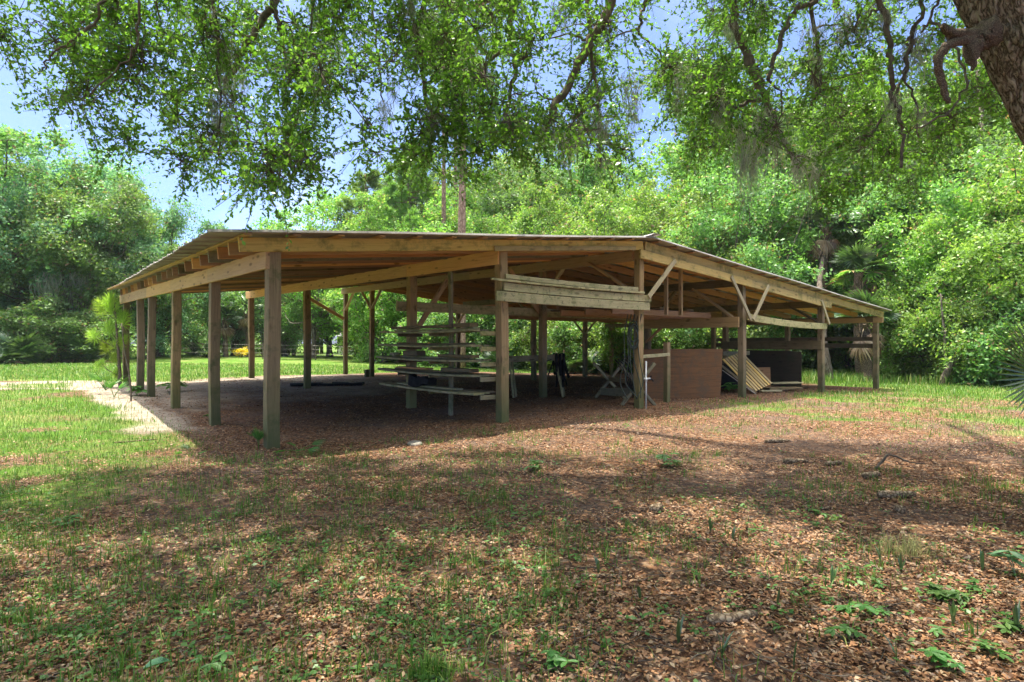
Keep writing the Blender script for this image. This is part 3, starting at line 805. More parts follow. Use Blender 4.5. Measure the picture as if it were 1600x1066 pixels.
# slatted rack leaning
BL = Vector((6.50, 16.75, gzf(6.5, 16.75) + .03)); BR = Vector((7.32, 17.45, .22)); TL = Vector((5.86, 17.35, .88))
u = (TL - BL); w_ = (BR - BL)
pal = thing('slatted_pallet', 'yellow slatted wooden pallet leaning between plywood sheet and dark wall', 'pallet', BL, 0)
nrm = w_.cross(u).normalized()
for k in range(8):
    q_ = w_ * ((k + .5) / 8)
    bar('slat', q_, q_ + u, w_.length / 8 * .62, .022, 'slat', pal, up=nrm)
for k in (.06, .5, .94):
    bar('runner', u * k - nrm * .045 - w_ * .0, u * k + w_ * 1.0 - nrm * .045, .05, .07, 'dark', pal, up=nrm)
# sheet metal and boards by it
def plank_w(name, label, cat, p0, p1, w, h, mat, up=(0, 0, 1), group=None):
    v, f, Mx = beam_data(p0, p1, w, h, up)
    o = obj(name, mesh_np(name, v, f, M[mat]), None, matrix=Mx)
    return tag(o, label, cat, group)
plank_w('metal_strip', 'pale metal strip leaning left of the yellow pallet', 'metal strip', (5.62, 16.6, .62), (6.32, 16.1, .02), .05, .012, 'tin')
plank_w('leaning_board', 'dark board leaning under the left edge of the yellow pallet', 'board', (5.75, 17.05, .72), (6.45, 16.45, .02), .2, .025, 'dark')
plank_w('flat_board', 'pinkish flat board lying on the rubbish right of the pallet', 'board', (7.55, 18.1, .17), (8.35, 18.0, .20), .5, .03, 'grey')
plank_w('flat_board', 'dark board on the ground under the pinkish flat board', 'board', (7.2, 17.6, .05), (8.2, 17.75, .06), .35, .06, 'dark')
plank_w('flat_board', 'small grey board on the ground below the pallet edge', 'board', (6.75, 16.9, .04), (7.35, 17.0, .04), .16, .04, 'grey')
plank_w('leaning_board', 'grey brown sheet standing behind the pallet against the dark wall', 'board', (7.25, 18.8, .28), (7.8, 18.75, .30), .02, .62, 'rafter')
plank_w('white_board', 'pale ragged board stuck under the rail above the pallet', 'board', (6.2, 18.25, 1.03), (7.0, 18.3, 1.05), .02, .12, 'grey')
plank_w('leaning_board', 'black sheet standing behind the top of the yellow pallet', 'board', (6.05, 18.2, .42), (7.0, 18.3, .42), .02, .84, 'black')
# dark heap of leaves/old carpet on the sand at the back
mb = MB()
hp = B(4.6, 9.2)
for k in range(5):
    mb.bar((-1.0 + .4 * k, .1 * math.sin(k * 2), .03), (-.55 + .4 * k, .1 * math.sin(k * 2 + 1), .035), .5, .05 + .03 * math.sin(k * 1.7) ** 2, rough=.02)
o = obj('old_carpet', mb.mesh('old_carpet', M['cloth']), None, (hp.x, hp.y, gzf(hp.x, hp.y)), (0, 0, .2))
tag(o, 'dark rumpled old carpet lying on the sand behind the second row', 'carpet')
# ------------------------------------------------------------------ loose cover on the ground
def cat(*a):
    vs, fs, n = [], [], 0
    for v, f in a:
        vs.append(v); fs.append(f + n); n += len(v)
    return np.vstack(vs), np.vstack(fs)

def ground_pts(n, y0, y1, power=1.0, side=1.5, r=rng):
    """more points close to the foreground"""
    u = r.random(n)
    if power == 1.0: y = y0 * (y1 / y0) ** u
    else:
        k = 1 - power; y = (y0 ** k + (y1 ** k - y0 ** k) * u) ** (1 / k)
    x = r.uniform(-1, 1, n) * (.86 * y + side)
    return x, y

# fallen leaves
x, y = ground_pts(420000, 1.7, 21)
g = grass_d(x, y); sd = sand_d(x, y); s_, t_ = st(x, y)
pr_ = np.clip(1 - .75 * g - .66 * sd, .06, 1) * np.where((x < -5) & (y > 9) & (s_ < -.6), .25, 1)
pr_ *= np.clip(.6 + .55 * wob(x, y, .8, 3) + .25 * wob(x, y, .25, 2), .08, 1)
k = rng.random(len(x)) < pr_; x, y = x[k], y[k]
n = len(x)
sz = rng.uniform(.015, .034, n) * rng.choice([1, 1, 1, 1.5], n) * (1 + np.clip(y - 6, 0, 12) * .035)
yaw = rng.uniform(0, 6.283, n); tilt = rng.normal(0, .22, n)
a = np.stack([np.cos(yaw), np.sin(yaw), tilt], -1)
nr = unit(np.stack([rng.normal(0, .35, n), rng.normal(0, .35, n), np.ones(n)], -1))
c = np.stack([x, y, gz(x, y) + rng.uniform(.002, .022, n)], -1)
v, f = leaves_np(c, a, nr, sz, sz * rng.uniform(.35, .55, n), .28)
o = obj('leaf_litter', mesh_np('leaf_litter', v, f, M['litter'])); o['kind'] = 'stuff'

def blades(x, y, h, w, lean=.45, seg=2):
    n = len(x)
    yaw = rng.uniform(0, 6.283, n)
    d = np.stack([np.cos(yaw), np.sin(yaw), np.zeros(n)], -1)
    le = np.abs(rng.normal(0, lean, n))[:, None]
    b = np.stack([-np.sin(yaw), np.cos(yaw), np.zeros(n)], -1) * (w / 2)[:, None]
    p = np.stack([x, y, gz(x, y) - .004], -1)
    hh = h[:, None]; up = np.array([0, 0, 1.0])
    m = p + (up * .62 + d * le * .35) * hh
    t = p + (up * (1 - .3 * np.minimum(le, 1)) + d * le) * hh
    v = np.empty((n, 5, 3)); v[:, 0] = p - b; v[:, 1] = p + b; v[:, 2] = m + b * .8; v[:, 3] = m - b * .8; v[:, 4] = t
    i = np.arange(n)[:, None] * 5
    return v.reshape(-1, 3), np.concatenate([i + np.array([[0, 1, 2, 3]])]), i + np.array([[3, 2, 4, 4]])

def blade_mesh(name, x, y, h, w, mat, lean=.45):
    v, q4, t3 = blades(x, y, h, w, lean)
    n = len(x)
    me = bpy.data.meshes.new(name)
    me.vertices.add(len(v)); me.vertices.foreach_set('co', v.astype(np.float32).ravel())
    li = np.concatenate([q4, t3[:, :3]], 1).astype(np.int32).ravel()
    me.loops.add(len(li)); me.loops.foreach_set('vertex_index', li)
    ls = (np.arange(n)[:, None] * 7 + np.array([[0, 4]])).ravel().astype(np.int32)
    me.polygons.add(2 * n); me.polygons.foreach_set('loop_start', ls)
    me.update(calc_edges=True); me.materials.append(mat)
    o = obj(name, me); o['kind'] = 'stuff'
    return o
# lawn and sparse grass
x, y = ground_pts(420000, 2.2, 34, 1.0)
g = grass_d(x, y)
k = rng.random(len(x)) < g ** 1.3 * .9; x, y = x[k], y[k]
dist = np.clip(y / 8, .55, 3.2)
h = rng.uniform(.03, .085, len(x)) * np.clip(dist, .8, 2.0); w = rng.uniform(.004, .007, len(x)) * dist
blade_mesh('lawn_grass', x, y, h, w, M['grass'], .6)
# tall grass before the woods on the right
n = 26000
x = rng.uniform(9, 34, n); y = rng.uniform(19.5, 32, n)
k = (y > 22.5 + 1.3 * wob(x, y, 3, 2) - .05 * (x - 12)); x, y = x[k], y[k]
blade_mesh('tall_grass', x, y, rng.uniform(.2, .5, len(x)), rng.uniform(.012, .022, len(x)), M['grass'], .5)
# tufts scattered through the litter
tx, ty = ground_pts(6500, 2.0, 15)
tp = np.clip(.5 + .5 * wob(tx, ty, 1.1, 5) + .35 * (tx < .3) * (ty < 8) - .38 * (tx > .5), .03, 1); s_, t_ = st(tx, ty)
k = (rng.random(len(tx)) < tp) & ((t_ < -.4) | (s_ < -1)); tx, ty = tx[k], ty[k]
m_ = rng.integers(6, 20, len(tx))
ti = np.repeat(np.arange(len(tx)), m_)
rad = rng.uniform(.02, .09, len(tx))[ti]
x = tx[ti] + rng.normal(0, 1, len(ti)) * rad; y = ty[ti] + rng.normal(0, 1, len(ti)) * rad
h = rng.uniform(.03, .11, len(ti)) * rng.uniform(.6, 1.3, len(tx))[ti]
blade_mesh('grass_tufts', x, y, h, rng.uniform(.0035, .007, len(ti)), M['grass'], .55)
# low broad leaved ground cover
tx, ty = ground_pts(12000, 1.9, 13)
wv_ = wob(tx, ty, .9, 1) * .6 + wob(tx, ty, 2.3, 0) * .5
k = (rng.random(len(tx)) < np.clip(.03 + .16 * (tx < .5) + (.35 + .3 * (tx < .5)) * sm(.05, .7, wv_) + .35 * np.exp(-((tx + .4) ** 2 / 2 + (ty - 4.1) ** 2 / .4)), 0, 1)); s_, t_ = st(tx, ty)
k &= (t_ < -.5); tx, ty = tx[k], ty[k]
m_ = rng.integers(4, 11, len(tx)); ti = np.repeat(np.arange(len(tx)), m_); n = len(ti)
an = rng.uniform(0, 6.283, n); ln = rng.uniform(.014, .036, n) * rng.uniform(.7, 1.4, len(tx))[ti]
rr = rng.uniform(.01, .06, n)
c = np.stack([tx[ti] + np.cos(an) * rr, ty[ti] + np.sin(an) * rr, gz(tx, ty)[ti] + rng.uniform(.012, .045, n)], -1)
a = np.stack([np.cos(an), np.sin(an), rng.normal(.05, .25, n)], -1)
nr = np.stack([rng.normal(0, .3, n), rng.normal(0, .3, n), np.ones(n)], -1)
v, f = leaves_np(c, a, nr, ln, ln * .62, .12)
o = obj('ground_cover', mesh_np('ground_cover', v, f, M['leaf_weed'])); o['kind'] = 'stuff'

# bits of twig in the litter
x, y = ground_pts(5200, 1.8, 15); s_, t_ = st(x, y)
k = (rng.random(len(x)) > grass_d(x, y) * .7) & (sand_d(x, y) < .6); x, y = x[k], y[k]; n = len(x)
yaw = rng.uniform(0, 6.283, n); a_ = np.stack([np.cos(yaw), np.sin(yaw), rng.normal(0, .08, n)], -1)
L_ = rng.uniform(.05, .26, n) ** 1.2; W_ = rng.uniform(.0016, .004, n)
c_ = np.stack([x, y, gz(x, y) + rng.uniform(.012, .028, n)], -1)
b_ = np.stack([-np.sin(yaw), np.cos(yaw), np.zeros(n)], -1); u_ = np.array([0, 0, 1.0])
m_ = c_ + b_ * (L_ * rng.normal(0, .12, n))[:, None]
V = np.empty((n, 9, 3))
for i, (p, w_) in enumerate(((c_ - a_ * L_[:, None] / 2, 1.0), (m_, .9), (c_ + a_ * L_[:, None] / 2, .4))):
    for j, an_ in enumerate((0, 2.09, 4.19)):
        V[:, i * 3 + j] = p + (b_ * math.cos(an_) + u_ * math.sin(an_)) * (W_ * w_)[:, None]
fb = np.array([[i * 3 + j, i * 3 + (j + 1) % 3, i * 3 + 3 + (j + 1) % 3, i * 3 + 3 + j] for i in range(2) for j in range(3)])
o = obj('twig_litter', mesh_np('twig_litter', V.reshape(-1, 3), (np.arange(n)[:, None, None] * 9 + fb[None]).reshape(-1, 4), M['bark_twig'])); o['kind'] = 'stuff'

# ------------------------------------------------------------------ small plants that stand out
def five_leaf(name, label, x, y, size, stems, mat='leaf_weed', seed=0, group=None):
    r = np.random.default_rng(seed)
    pt = thing(name, label, 'plant', (x, y, gzf(x, y)), r.uniform(0, 6), group)
    mb = MB()
    for k in range(stems):
        an = r.uniform(0, 6.28); ra = size * r.uniform(.1, .9) * (stems > 1)
        hx, hy, hz = ra * math.cos(an), ra * math.sin(an), size * r.uniform(.35, .8)
        mb.tube([(hx * .2, hy * .2, -.01), (hx * .7, hy * .7, hz * .7), (hx, hy, hz)], .0022, 5)
        L = size * r.uniform(.55, .9); n0 = r.uniform(0, 6.28)
        for j in range(5):
            b = n0 + (j - 2) * .95 + r.normal(0, .12)
            l = L * (1 - .13 * abs(j - 2)); d = Vector((math.cos(b), math.sin(b), r.uniform(-.35, .1))).normalized()
            sd_ = Vector((-d.y, d.x, 0)).normalized(); c = Vector((hx, hy, hz))
            P = [c, c + d * l * .35 + sd_ * l * .20 + Vector((0, 0, .04 * l)), c + d * l * .7 + sd_ * l * .22, c + d * l - Vector((0, 0, .08 * l)), c + d * l * .7 - sd_ * l * .22, c + d * l * .35 - sd_ * l * .20 + Vector((0, 0, .04 * l)), c + d * l * .5 - Vector((0, 0, .05 * l))]
            mb.add([tuple(p) for p in P], [[0, 1, 6], [1, 2, 6], [2, 3, 6], [3, 4, 6], [4, 5, 6], [5, 0, 6]])
    obj('leaf_cluster', mb.mesh('leaf_cluster', M[mat]), pt)
    return pt
def gpx(px, py):
    """the spot of ground seen at this pixel"""
    Y = F * CAMZ / (py - CY)
    for _ in range(6):
        x = (px - CX) / F * Y
        Y = F * (CAMZ - gzf(x, Y)) / (py - CY)
    return (px - CX) / F * Y, Y
for i, (px, py, s, k, lab) in enumerate((
    (1337, 962, .13, 3, 'bright green weed with four broad pointed leaves, right foreground'),
    (1332, 1008, .12, 4, 'dark green star leaved weed nearest the bottom right of the leaf litter'),
    (1455, 930, .11, 6, 'spreading light green creeper patch with five part leaves, left half of the right patch'),
    (1500, 945, .11, 6, 'spreading green creeper patch beside a tall blade seedling'),
    (1525, 925, .10, 4, 'small green creeper at the right edge of the spreading patch'),
    (1462, 998, .09, 2, 'pale yellow green small weed below the creeper patch'),
    (1572, 985, .11, 4, 'green creeper by the right edge of the picture near the trunk'),
    (1365, 918, .08, 3, 'flat small weed above the broad leaved bright weed'),
    (1292, 948, .07, 3, 'small bluish green weed left of the bright broad leaved weed'),
    (1385, 968, .09, 2, 'low green weed right beside the bright broad leaved weed'),
    (1490, 1050, .12, 5, 'green creeper cluster at the bottom edge right of centre'),
    (1560, 1030, .10, 4, 'light green weed in the bottom right corner'),
    (1180, 832, .09, 3, 'bright flat weed in the sunlit litter right of centre'),
    (1275, 807, .09, 3, 'small green weed in front of the grey fallen log'),
    (1211, 989, .08, 2, 'tiny green weed right of the yellowish fallen log'),
    (868, 1052, .11, 5, 'green leafy weed at the bottom edge under the middle of the barn'),
    (325, 1045, .10, 4, 'leafy weed at the bottom edge left of centre'),
    (100, 822, .14, 6, 'round leafy clump on the shaded lawn edge, far left'),
    (1045, 728, .16, 6, 'dark green leafy clump on the sunlit litter before the ridge post'),
    (835, 735, .15, 5, 'yellow green leafy clump on the bright litter before the timber rack'),
    (1230, 607, .30, 8, 'leafy green weed by the dark stall wall foot'),
    (1140, 612, .32, 7, 'green weed growing at the foot of the plywood sheet'),
    (1025, 603, .34, 9, 'large drooping green weed between ridge post and short post'),
    (215, 618, .30, 9, 'yellow green bushy weed at the foot of the left barn posts'),
    (275, 612, .30, 8, 'green leafy weed behind the third left post'),
    (330, 655, .12, 4, 'small weed at the foot of the second left post'))):
    x, y = gpx(px, py)
    five_leaf('leafy_weed', lab, x, y, s * (.78 if py > 790 else 1), k, seed=100 + i)
# a bluish big leaved sprig at the right edge
x, y = gpx(1592, 905)
five_leaf('leafy_weed', 'bluish green big leaved sprig cut by the right edge of the picture', x, y, .22, 3, 'leaf_blue', 77)
# blade seedlings
def blade_seed(px, py, h, lab, n=3, seed=0, w=.018, group=None):
    r = np.random.default_rng(seed); x, y = gpx(px, py)
    pt = thing('palm_seedling', lab, 'seedling', (x, y, gzf(x, y)), r.uniform(0, 6), group)
    mb = MB()
    for k in range(n):
        an = r.uniform(0, 6.28); le = r.uniform(.02, .22) * (k > 0) + .04
        d = Vector((math.cos(an), math.sin(an), 0)); b = Vector((-d.y, d.x, 0)) * w / 2; hh = h * r.uniform(.6, 1)
        P = []
        for u, ww in ((0, .5), (.35, 1), (.75, .8)):
            c = d * le * hh * u * u * 2 + Vector((0, 0, hh * u))
            P += [c - b * ww, c + d * .003, c + b * ww]
        P.append(d * le * hh * 2 + Vector((0, 0, hh)))
        F_ = []
        for q_ in range(2):
            for e in range(2):
                i = q_ * 3 + e; F_.append([i, i + 1, i + 4, i + 3])
        F_ += [[6, 7, 9], [7, 8, 9]]
        mb.add([tuple(p) for p in P], F_)
    obj('blades', mb.mesh('blades', M['leaf_palm']), pt)
for i, (px, py, h, lab) in enumerate((
    (1402, 1038, .16, 'dark green upright palm seedling, single stout blade in the right foreground'),
    (1489, 978, .15, 'palm seedling blade rising through the creeper patch'),
    (1588, 990, .17, 'palm seedling at the right edge beside the creeper'),
    (1535, 893, .15, 'thin palm seedling above the creeper patch'),
    (1376, 880, .15, 'palm seedling beside the dry grass tuft'),
    (1300, 918, .13, 'light palm seedling left of the flat small weed'),
    (1215, 950, .14, 'palm seedling behind the yellowish fallen log'),
    (1000, 938, .13, 'palm seedling right of the bark strip, low and dark'),
    (1128, 1030, .15, 'palm seedling at the bottom edge below the yellowish log'),
    (1240, 1045, .13, 'palm seedling at the bottom edge between log and stout blade'),
    (1408, 895, .13, 'short pale seedling inside the dry grass tuft'),
    (1110, 832, .14, 'thin seedling left of the bright flat weed'),
    (1145, 845, .14, 'brownish thin seedling under the bright flat weed'),
    (1060, 1005, .13, 'thin grass like seedling in the lower middle litter'),
    (935, 895, .10, 'small seedling just behind the pale bark strip'))):
    blade_seed(px, py, h, lab, 2 + i % 3, 40 + i)
# dry grass tuft
x0, y0 = gpx(1415, 868)
ti = 240
x = x0 + rng.normal(0, .10, ti); y = y0 + rng.normal(0, .08, ti)
v, q4, t3 = blades(x, y, rng.uniform(.05, .17, ti), rng.uniform(.003, .005, ti), 1.0)
v -= np.array([x0, y0, gzf(x0, y0)])
o = obj('dry_grass_tuft', mesh_np('dry_grass_tuft', v, [list(a) for a in q4] + [list(a[:3]) for a in t3], M['drygrass']), None, (x0, y0, gzf(x0, y0)))
tag(o, 'straw coloured grass tuft in the right foreground litter', 'grass tuft')
x0, y0 = gpx(960 if False else 672, 1062)
x = x0 + np.clip(rng.normal(0, .05, 200), -.08, .08); y = y0 + np.clip(rng.normal(0, .04, 200), -.06, .06)
v, q4, t3 = blades(x, y, rng.uniform(.05, .13, 200), rng.uniform(.005, .008, 200), .6)
v -= np.array([x0, y0, gzf(x0, y0)])
o = obj('green_grass_tuft', mesh_np('green_grass_tuft', v, [list(a) for a in q4] + [list(a[:3]) for a in t3], M['grass']), None, (x0, y0, gzf(x0, y0)))
tag(o, 'lush green grass tuft at the bottom edge of the picture', 'grass tuft')

# fallen wood
def log_(name, lab, cat_, px, py, L, r, yaw, bend=.05, mat='log', n=8, taper=.75, lift=0):
    x, y = gpx(px, py)
    pts = []; rad = []
    for i in range(n + 1):
        u = i / n - .5
        pts.append((u * L, bend * L * math.sin(u * 4) + random.gauss(0, r * .12), r * .7 + lift * max(0, u + .5) + random.gauss(0, r * .1)))
        rad.append(r * (1 - (1 - taper) * i / n) * random.uniform(.85, 1.12) * (.7 if i in (0, n) else 1))
    mb = MB(); mb.tube(pts, rad, 9)
    o = obj(name, mb.mesh(name, M[mat], True), None, (x, y, gzf(x, y)), (0, 0, yaw))
    return tag(o, lab, cat_)
log_('fallen_log', 'yellowish rotten log lying in the foreground litter', 'log', 1145, 972, .27, .030, .08)
log_('fallen_log', 'grey fallen log piece on the right in the litter', 'log', 1400, 778, .34, .042, -.05)
log_('fallen_log', 'pale short fallen branch, left one of the small logs farther back', 'log', 1243, 724, .28, .035, -.1)
log_('fallen_log', 'dark short log right beside the pale branch farther back', 'log', 1302, 727, .2, .03, .1)
log_('fallen_log', 'grey broken wood chunk near the curved twig', 'log', 1362, 747, .24, .04, .3)
log_('wood_chunk', 'small grey wood chunk between seedlings, middle right', 'wood chunk', 1405, 800, .12, .035, 1.1)
log_('wood_chunk', 'small mottled wood chunk in the middle litter', 'wood chunk', 1026, 800, .13, .04, .7)
log_('wood_chunk', 'small dark branch piece on the litter beyond the logs', 'wood chunk', 1215, 692, .35, .035, -.1)
log_('wood_chunk', 'tiny pale wood chip right of the middle', 'wood chunk', 1292, 796, .14, .015, .2)
log_('bark_strip', 'pale flat bark strip lying in the middle foreground', 'bark strip', 940, 903, .24, .016, -.1, .03)
log_('thin_stick', 'thin pale stick lying on bare soil, lower middle', 'stick', 845, 968, .14, .006, -.5)
log_('thin_stick', 'long thin dark stick on the litter behind the bark strip', 'stick', 880, 890, .4, .006, .1)
log_('thin_stick', 'thin stick on the litter in the left middle ground', 'stick', 590, 778, .55, .008, .1)
log_('thin_stick', 'dark stick lying on the sand left of the second post', 'stick', 212, 690, .5, .012, .5)
# bent twig
x, y = gpx(1368, 735); mb = MB()
mb.tube(smooth_path([(0, 0, .02), (.10, .03, .10), (.17, .05, .16), (.28, .06, .13), (.40, .04, .08), (.55, .02, .07)], 4, .003), [.014] * 8 + [.010] * 8 + [.006] * 5, 7)
o = obj('bent_twig', mb.mesh('bent_twig', M['bark_twig'], True), None, (x, y, gzf(x, y))); tag(o, 'bent grey twig arching over the litter on the right', 'twig')
# cut stump disc
x, y = gpx(648, 696); mb = MB()
mb.tube([(0, 0, -.02), (0, 0, .03), (0, .0, .045)], [.105, .10, .085], 18)
o = obj('stump_disc', mb.mesh('stump_disc', M['stone'], False), None, (x, y, gzf(x, y)), (.12, 0, 0)); tag(o, 'round grey cut stump disc flat in the litter before the timber rack', 'stump')
x, y = gpx(243, 1048); c_ = np.array([[0, 0, .03]])
mb = MB(); mb.add([(-.05, 0, .02), (-.015, -.022, .035), (.03, -.02, .04), (.06, 0, .03), (.02, .024, .045), (-.02, .02, .04)], [[0, 1, 2, 3, 4, 5]])
mb.add([(-.05, 0, .017), (-.015, -.022, .032), (.03, -.02, .037), (.06, 0, .027), (.02, .024, .042), (-.02, .02, .037)], [[5, 4, 3, 2, 1, 0]])
o = obj('fallen_green_leaf', mb.mesh('fallen_green_leaf', M['leaf_blue']), None, (x, y, gzf(x, y)), (0, 0, .5)); tag(o, 'single blue green fallen leaf at the bottom left', 'leaf')

# ------------------------------------------------------------------ palmettos
def fan_mesh(name, n, L, spread, pet, seed, droop=.25, w=.06, mat='leaf_palm'):
    """fan frond: petiole along +X, blades fanned in the XY plane, folded"""
    r = np.random.default_rng(seed); mb = MB()
    mb.tube([(0, 0, 0), (pet * .5, 0, pet * .04), (pet, 0, 0)], [.012 * L / .5, .009 * L / .5, .006 * L / .5], 6)
    for k in range(n):
        b = (k / (n - 1) - .5) * spread; l = L * (1 - .28 * abs(k / (n - 1) - .5) * 2) * r.uniform(.9, 1.06)
        d = Vector((math.cos(b), math.sin(b), 0)); s_ = Vector((-d.y, d.x, 0)); c = Vector((pet, 0, 0)); z = Vector((0, 0, 1))
        wd = w * L / .5 * .5; dz = r.uniform(.6, 1.3) * droop; tw = r.normal(0, .2)
        P = []
        for u, q_ in ((.04, .25), (.35, 1), (.68, .8)):
            m = c + d * l * u - z * dz * l * u * u
            P += [m - s_ * wd * q_ + z * wd * .5 * q_, m, m + s_ * wd * q_ + z * wd * (.5 + tw) * q_]
        P.append(c + d * l - z * dz * l)
        F_ = []
        for a_ in range(2):
            for e in range(2):
                i = a_ * 3 + e; F_.append([i, i + 1, i + 4, i + 3])
        F_ += [[6, 7, 9], [7, 8, 9]]
        mb.add([tuple(p) for p in P], F_)
    return mb.mesh(name, M[mat])
FAN = [fan_mesh('frond', 22, .55, 4.0, .45, 3 + i) for i in range(3)]
FAN_DEAD = [fan_mesh('frond', 16, .55, 2.6, .5, 23 + i, .75, .05, 'leaf_dead') for i in range(2)]
FAN_SMALL = [fan_mesh('frond', 10, .26, 1.5, .20, 33 + i, .10, .034, 'leaf_weed') for i in range(2)]
FAN_YEL = [fan_mesh('frond', 18, .55, 3.4, .45, 43, .3, .06, 'leaf_lime')]
def palm_fans(root, fans, n, el0, el1, sc, z, seed, name='frond', az=None):
    r = np.random.default_rng(seed)
    for k in range(n):
        a_ = (k / n * 6.283 + r.normal(0, .25)) if az is None else az + r.normal(0, .6)
        e = r.uniform(el0, el1)
        s_ = sc * r.uniform(.8, 1.15)
        R = Euler((r.normal(0, .35), -e, a_), 'XYZ').to_matrix().to_4x4()
        obj(name, fans[k % len(fans)], root, matrix=Matrix.Translation((0, 0, z)) @ R @ Matrix.Scale(s_, 4))
def palmetto(x, y, sc, n, lab, seed, group=None, dead=2):
    root = thing('saw_palmetto', lab, 'palmetto', (x, y, gzf(x, y)), 0, group)
    palm_fans(root, FAN, n, .15, 1.25, sc, .1, seed)
    if dead: palm_fans(root, FAN_DEAD, dead, -.3, .1, sc * .9, .15, seed + 1)
    return root
def cabbage_palm(x, y, h, sc, lab, seed, group=None, yellow=0):
    root = thing('cabbage_palm', lab, 'palm tree', (x, y, gzf(x, y)), 0, group)
    mb = MB(); r = np.random.default_rng(seed)
    pts = [(.10 * math.sin(u * 2 + seed), .06 * math.sin(u * 3), u * h - .1) for u in np.linspace(0, 1, 12)]
    mb.tube(pts, [.20 - .03 * i / 11 + r.uniform(-.012, .012) for i in range(12)], 12)
    for k in range(26):  # old leaf bases
        a_ = k * 2.4; zz = h - .05 - .06 * (k % 13)
        mb.bar((.14 * math.cos(a_), .14 * math.sin(a_), zz), (.30 * math.cos(a_), .30 * math.sin(a_), zz + .22), .06, .03)
    obj('trunk', mb.mesh('trunk', M['bark_palm'], False), root)
    palm_fans(root, FAN, 16, -.25, 1.3, sc * 1.9, h - .1, seed)
    palm_fans(root, FAN_DEAD, 9, -1.35, -.7, sc * 1.7, h - .25, seed + 5)
    if yellow: palm_fans(root, FAN_YEL, yellow, -.5, .2, sc * 1.8, h - .15, seed + 6)
    return root
# small palmettos by the barn
x, y = gpx(165, 615); r_ = thing('saw_palmetto', 'young palmetto by the sandy track left of the barn', 'palmetto', (x, y, gzf(x, y)))
palm_fans(r_, FAN_SMALL, 8, .4, 1.2, 1.4, .08, 3)
x, y = gpx(178, 622); r_ = thing('saw_palmetto', 'small palmetto seedling in front of the young palmetto', 'palmetto', (x, y, gzf(x, y)))
palm_fans(r_, FAN_SMALL, 4, .6, 1.3, 1.0, .02, 4)
x, y = gpx(404, 702); r_ = thing('saw_palmetto', 'upright narrow palmetto seedling beside the front left post', 'palmetto', (x, y, gzf(x, y)))
palm_fans(r_, FAN_SMALL, 5, 1.1, 1.45, .62, .0, 5); palm_fans(r_, FAN_SMALL, 1, .7, .9, .5, .1, 6, az=2.9)
x, y = gpx(466, 708); r_ = thing('saw_palmetto', 'flat spread palmetto fan on the litter right of the front left post', 'palmetto', (x, y, gzf(x, y)))
for k, (a_, e, s_) in enumerate(((-2.4, .12, .75), (-.4, .16, .8), (.5, .35, .85), (2.3, .3, .7))):
    obj('frond', FAN_SMALL[k % 2], r_, matrix=Matrix.Translation((0, 0, .03)) @ Euler((.3, -e, a_)).to_matrix().to_4x4() @ Matrix.Scale(s_, 4))
x, y = gpx(298, 712); r_ = thing('saw_palmetto', 'tiny dark palmetto on the litter left of the front post', 'palmetto', (x, y, gzf(x, y)))
palm_fans(r_, FAN_SMALL, 3, .2, .6, .55, .0, 9)
# big fan at the right edge, close to the camera
x, y, _z = at(1690, 4.6)
r_ = thing('saw_palmetto', 'large dark palmetto fan reaching in from the right edge', 'palmetto', (x, y, gzf(x, y)))
BIG = fan_mesh('frond', 44, .62, 5.0, .75, 91, .06, .022)
def frond_to(hub, facing, sc, roll=0, me=BIG):
    X = Vector(facing).normalized(); Z = Vector((.15, -1, .25)); Z = (Z - X * Z.dot(X)).normalized(); Y = Z.cross(X)
    Mx = Matrix(((X.x, Y.x, Z.x, 0), (X.y, Y.y, Z.y, 0), (X.z, Y.z, Z.z, 0), (0, 0, 0, 1)))
    Mx = Mx @ Matrix.Rotation(roll, 4, 'X')
    h = Vector(hub) - (Mx @ Vector((.75 * sc, 0, 0)))
    return Matrix.Translation(h) @ Mx @ Matrix.Scale(sc, 4)
hub = at(1628, 4.55, py=588) - Vector((x, y, gzf(x, y)))
obj('frond', BIG, r_, matrix=frond_to(hub, (-.55, -.1, .75), .80))
hub2 = at(1700, 4.9, py=540) - Vector((x, y, gzf(x, y)))
obj('frond', BIG, r_, matrix=frond_to(hub2, (-.2, .2, .9), .78, .3))
palm_fans(r_, [BIG], 4, .6, 1.2, .8, .1, 55, az=.3)

# ------------------------------------------------------------------ young pine at the left end
x, y = gpx(188, 605)
pn = thing('young_pine', 'young bright green pine with long needles beside the left barn end', 'pine', (x, y, gzf(x, y)))
k_ = y / F
mb = MB(); top = (533 - 470) * k_ + 1.4
mb.tube(smooth_path([(0, 0, -.05), (-.03, 0, .7), (-.08, 0, 1.3), (-.15, .02, 2.0), (-.22, .05, top)], 5, .004), np.linspace(.05, .016, 21), 8)
obj('stem', mb.mesh('stem', M['bark_twig'], True), pn)
def tuft(name, n, L, seed, ax):
    r = np.random.default_rng(seed)
    d = unit(r.normal(size=(n, 3)) * .55 + np.array(ax))
    base = np.array(ax) * r.uniform(-.30, .12, n)[:, None]
    c = base + d * L * .5
    v, f = leaves_np(c - np.array([0, 0, .10]) * (np.abs(d[:, :1])), d - np.array([0, 0, .25]), unit(r.normal(size=(n, 3))), L * r.uniform(.75, 1.1, n), .011)
    return mesh_np(name, v, f, M['leaf_pine'])
TF = [tuft('needle_tuft', 420, .40, i, (0, 0, 1)) for i in range(3)]
br = MB()
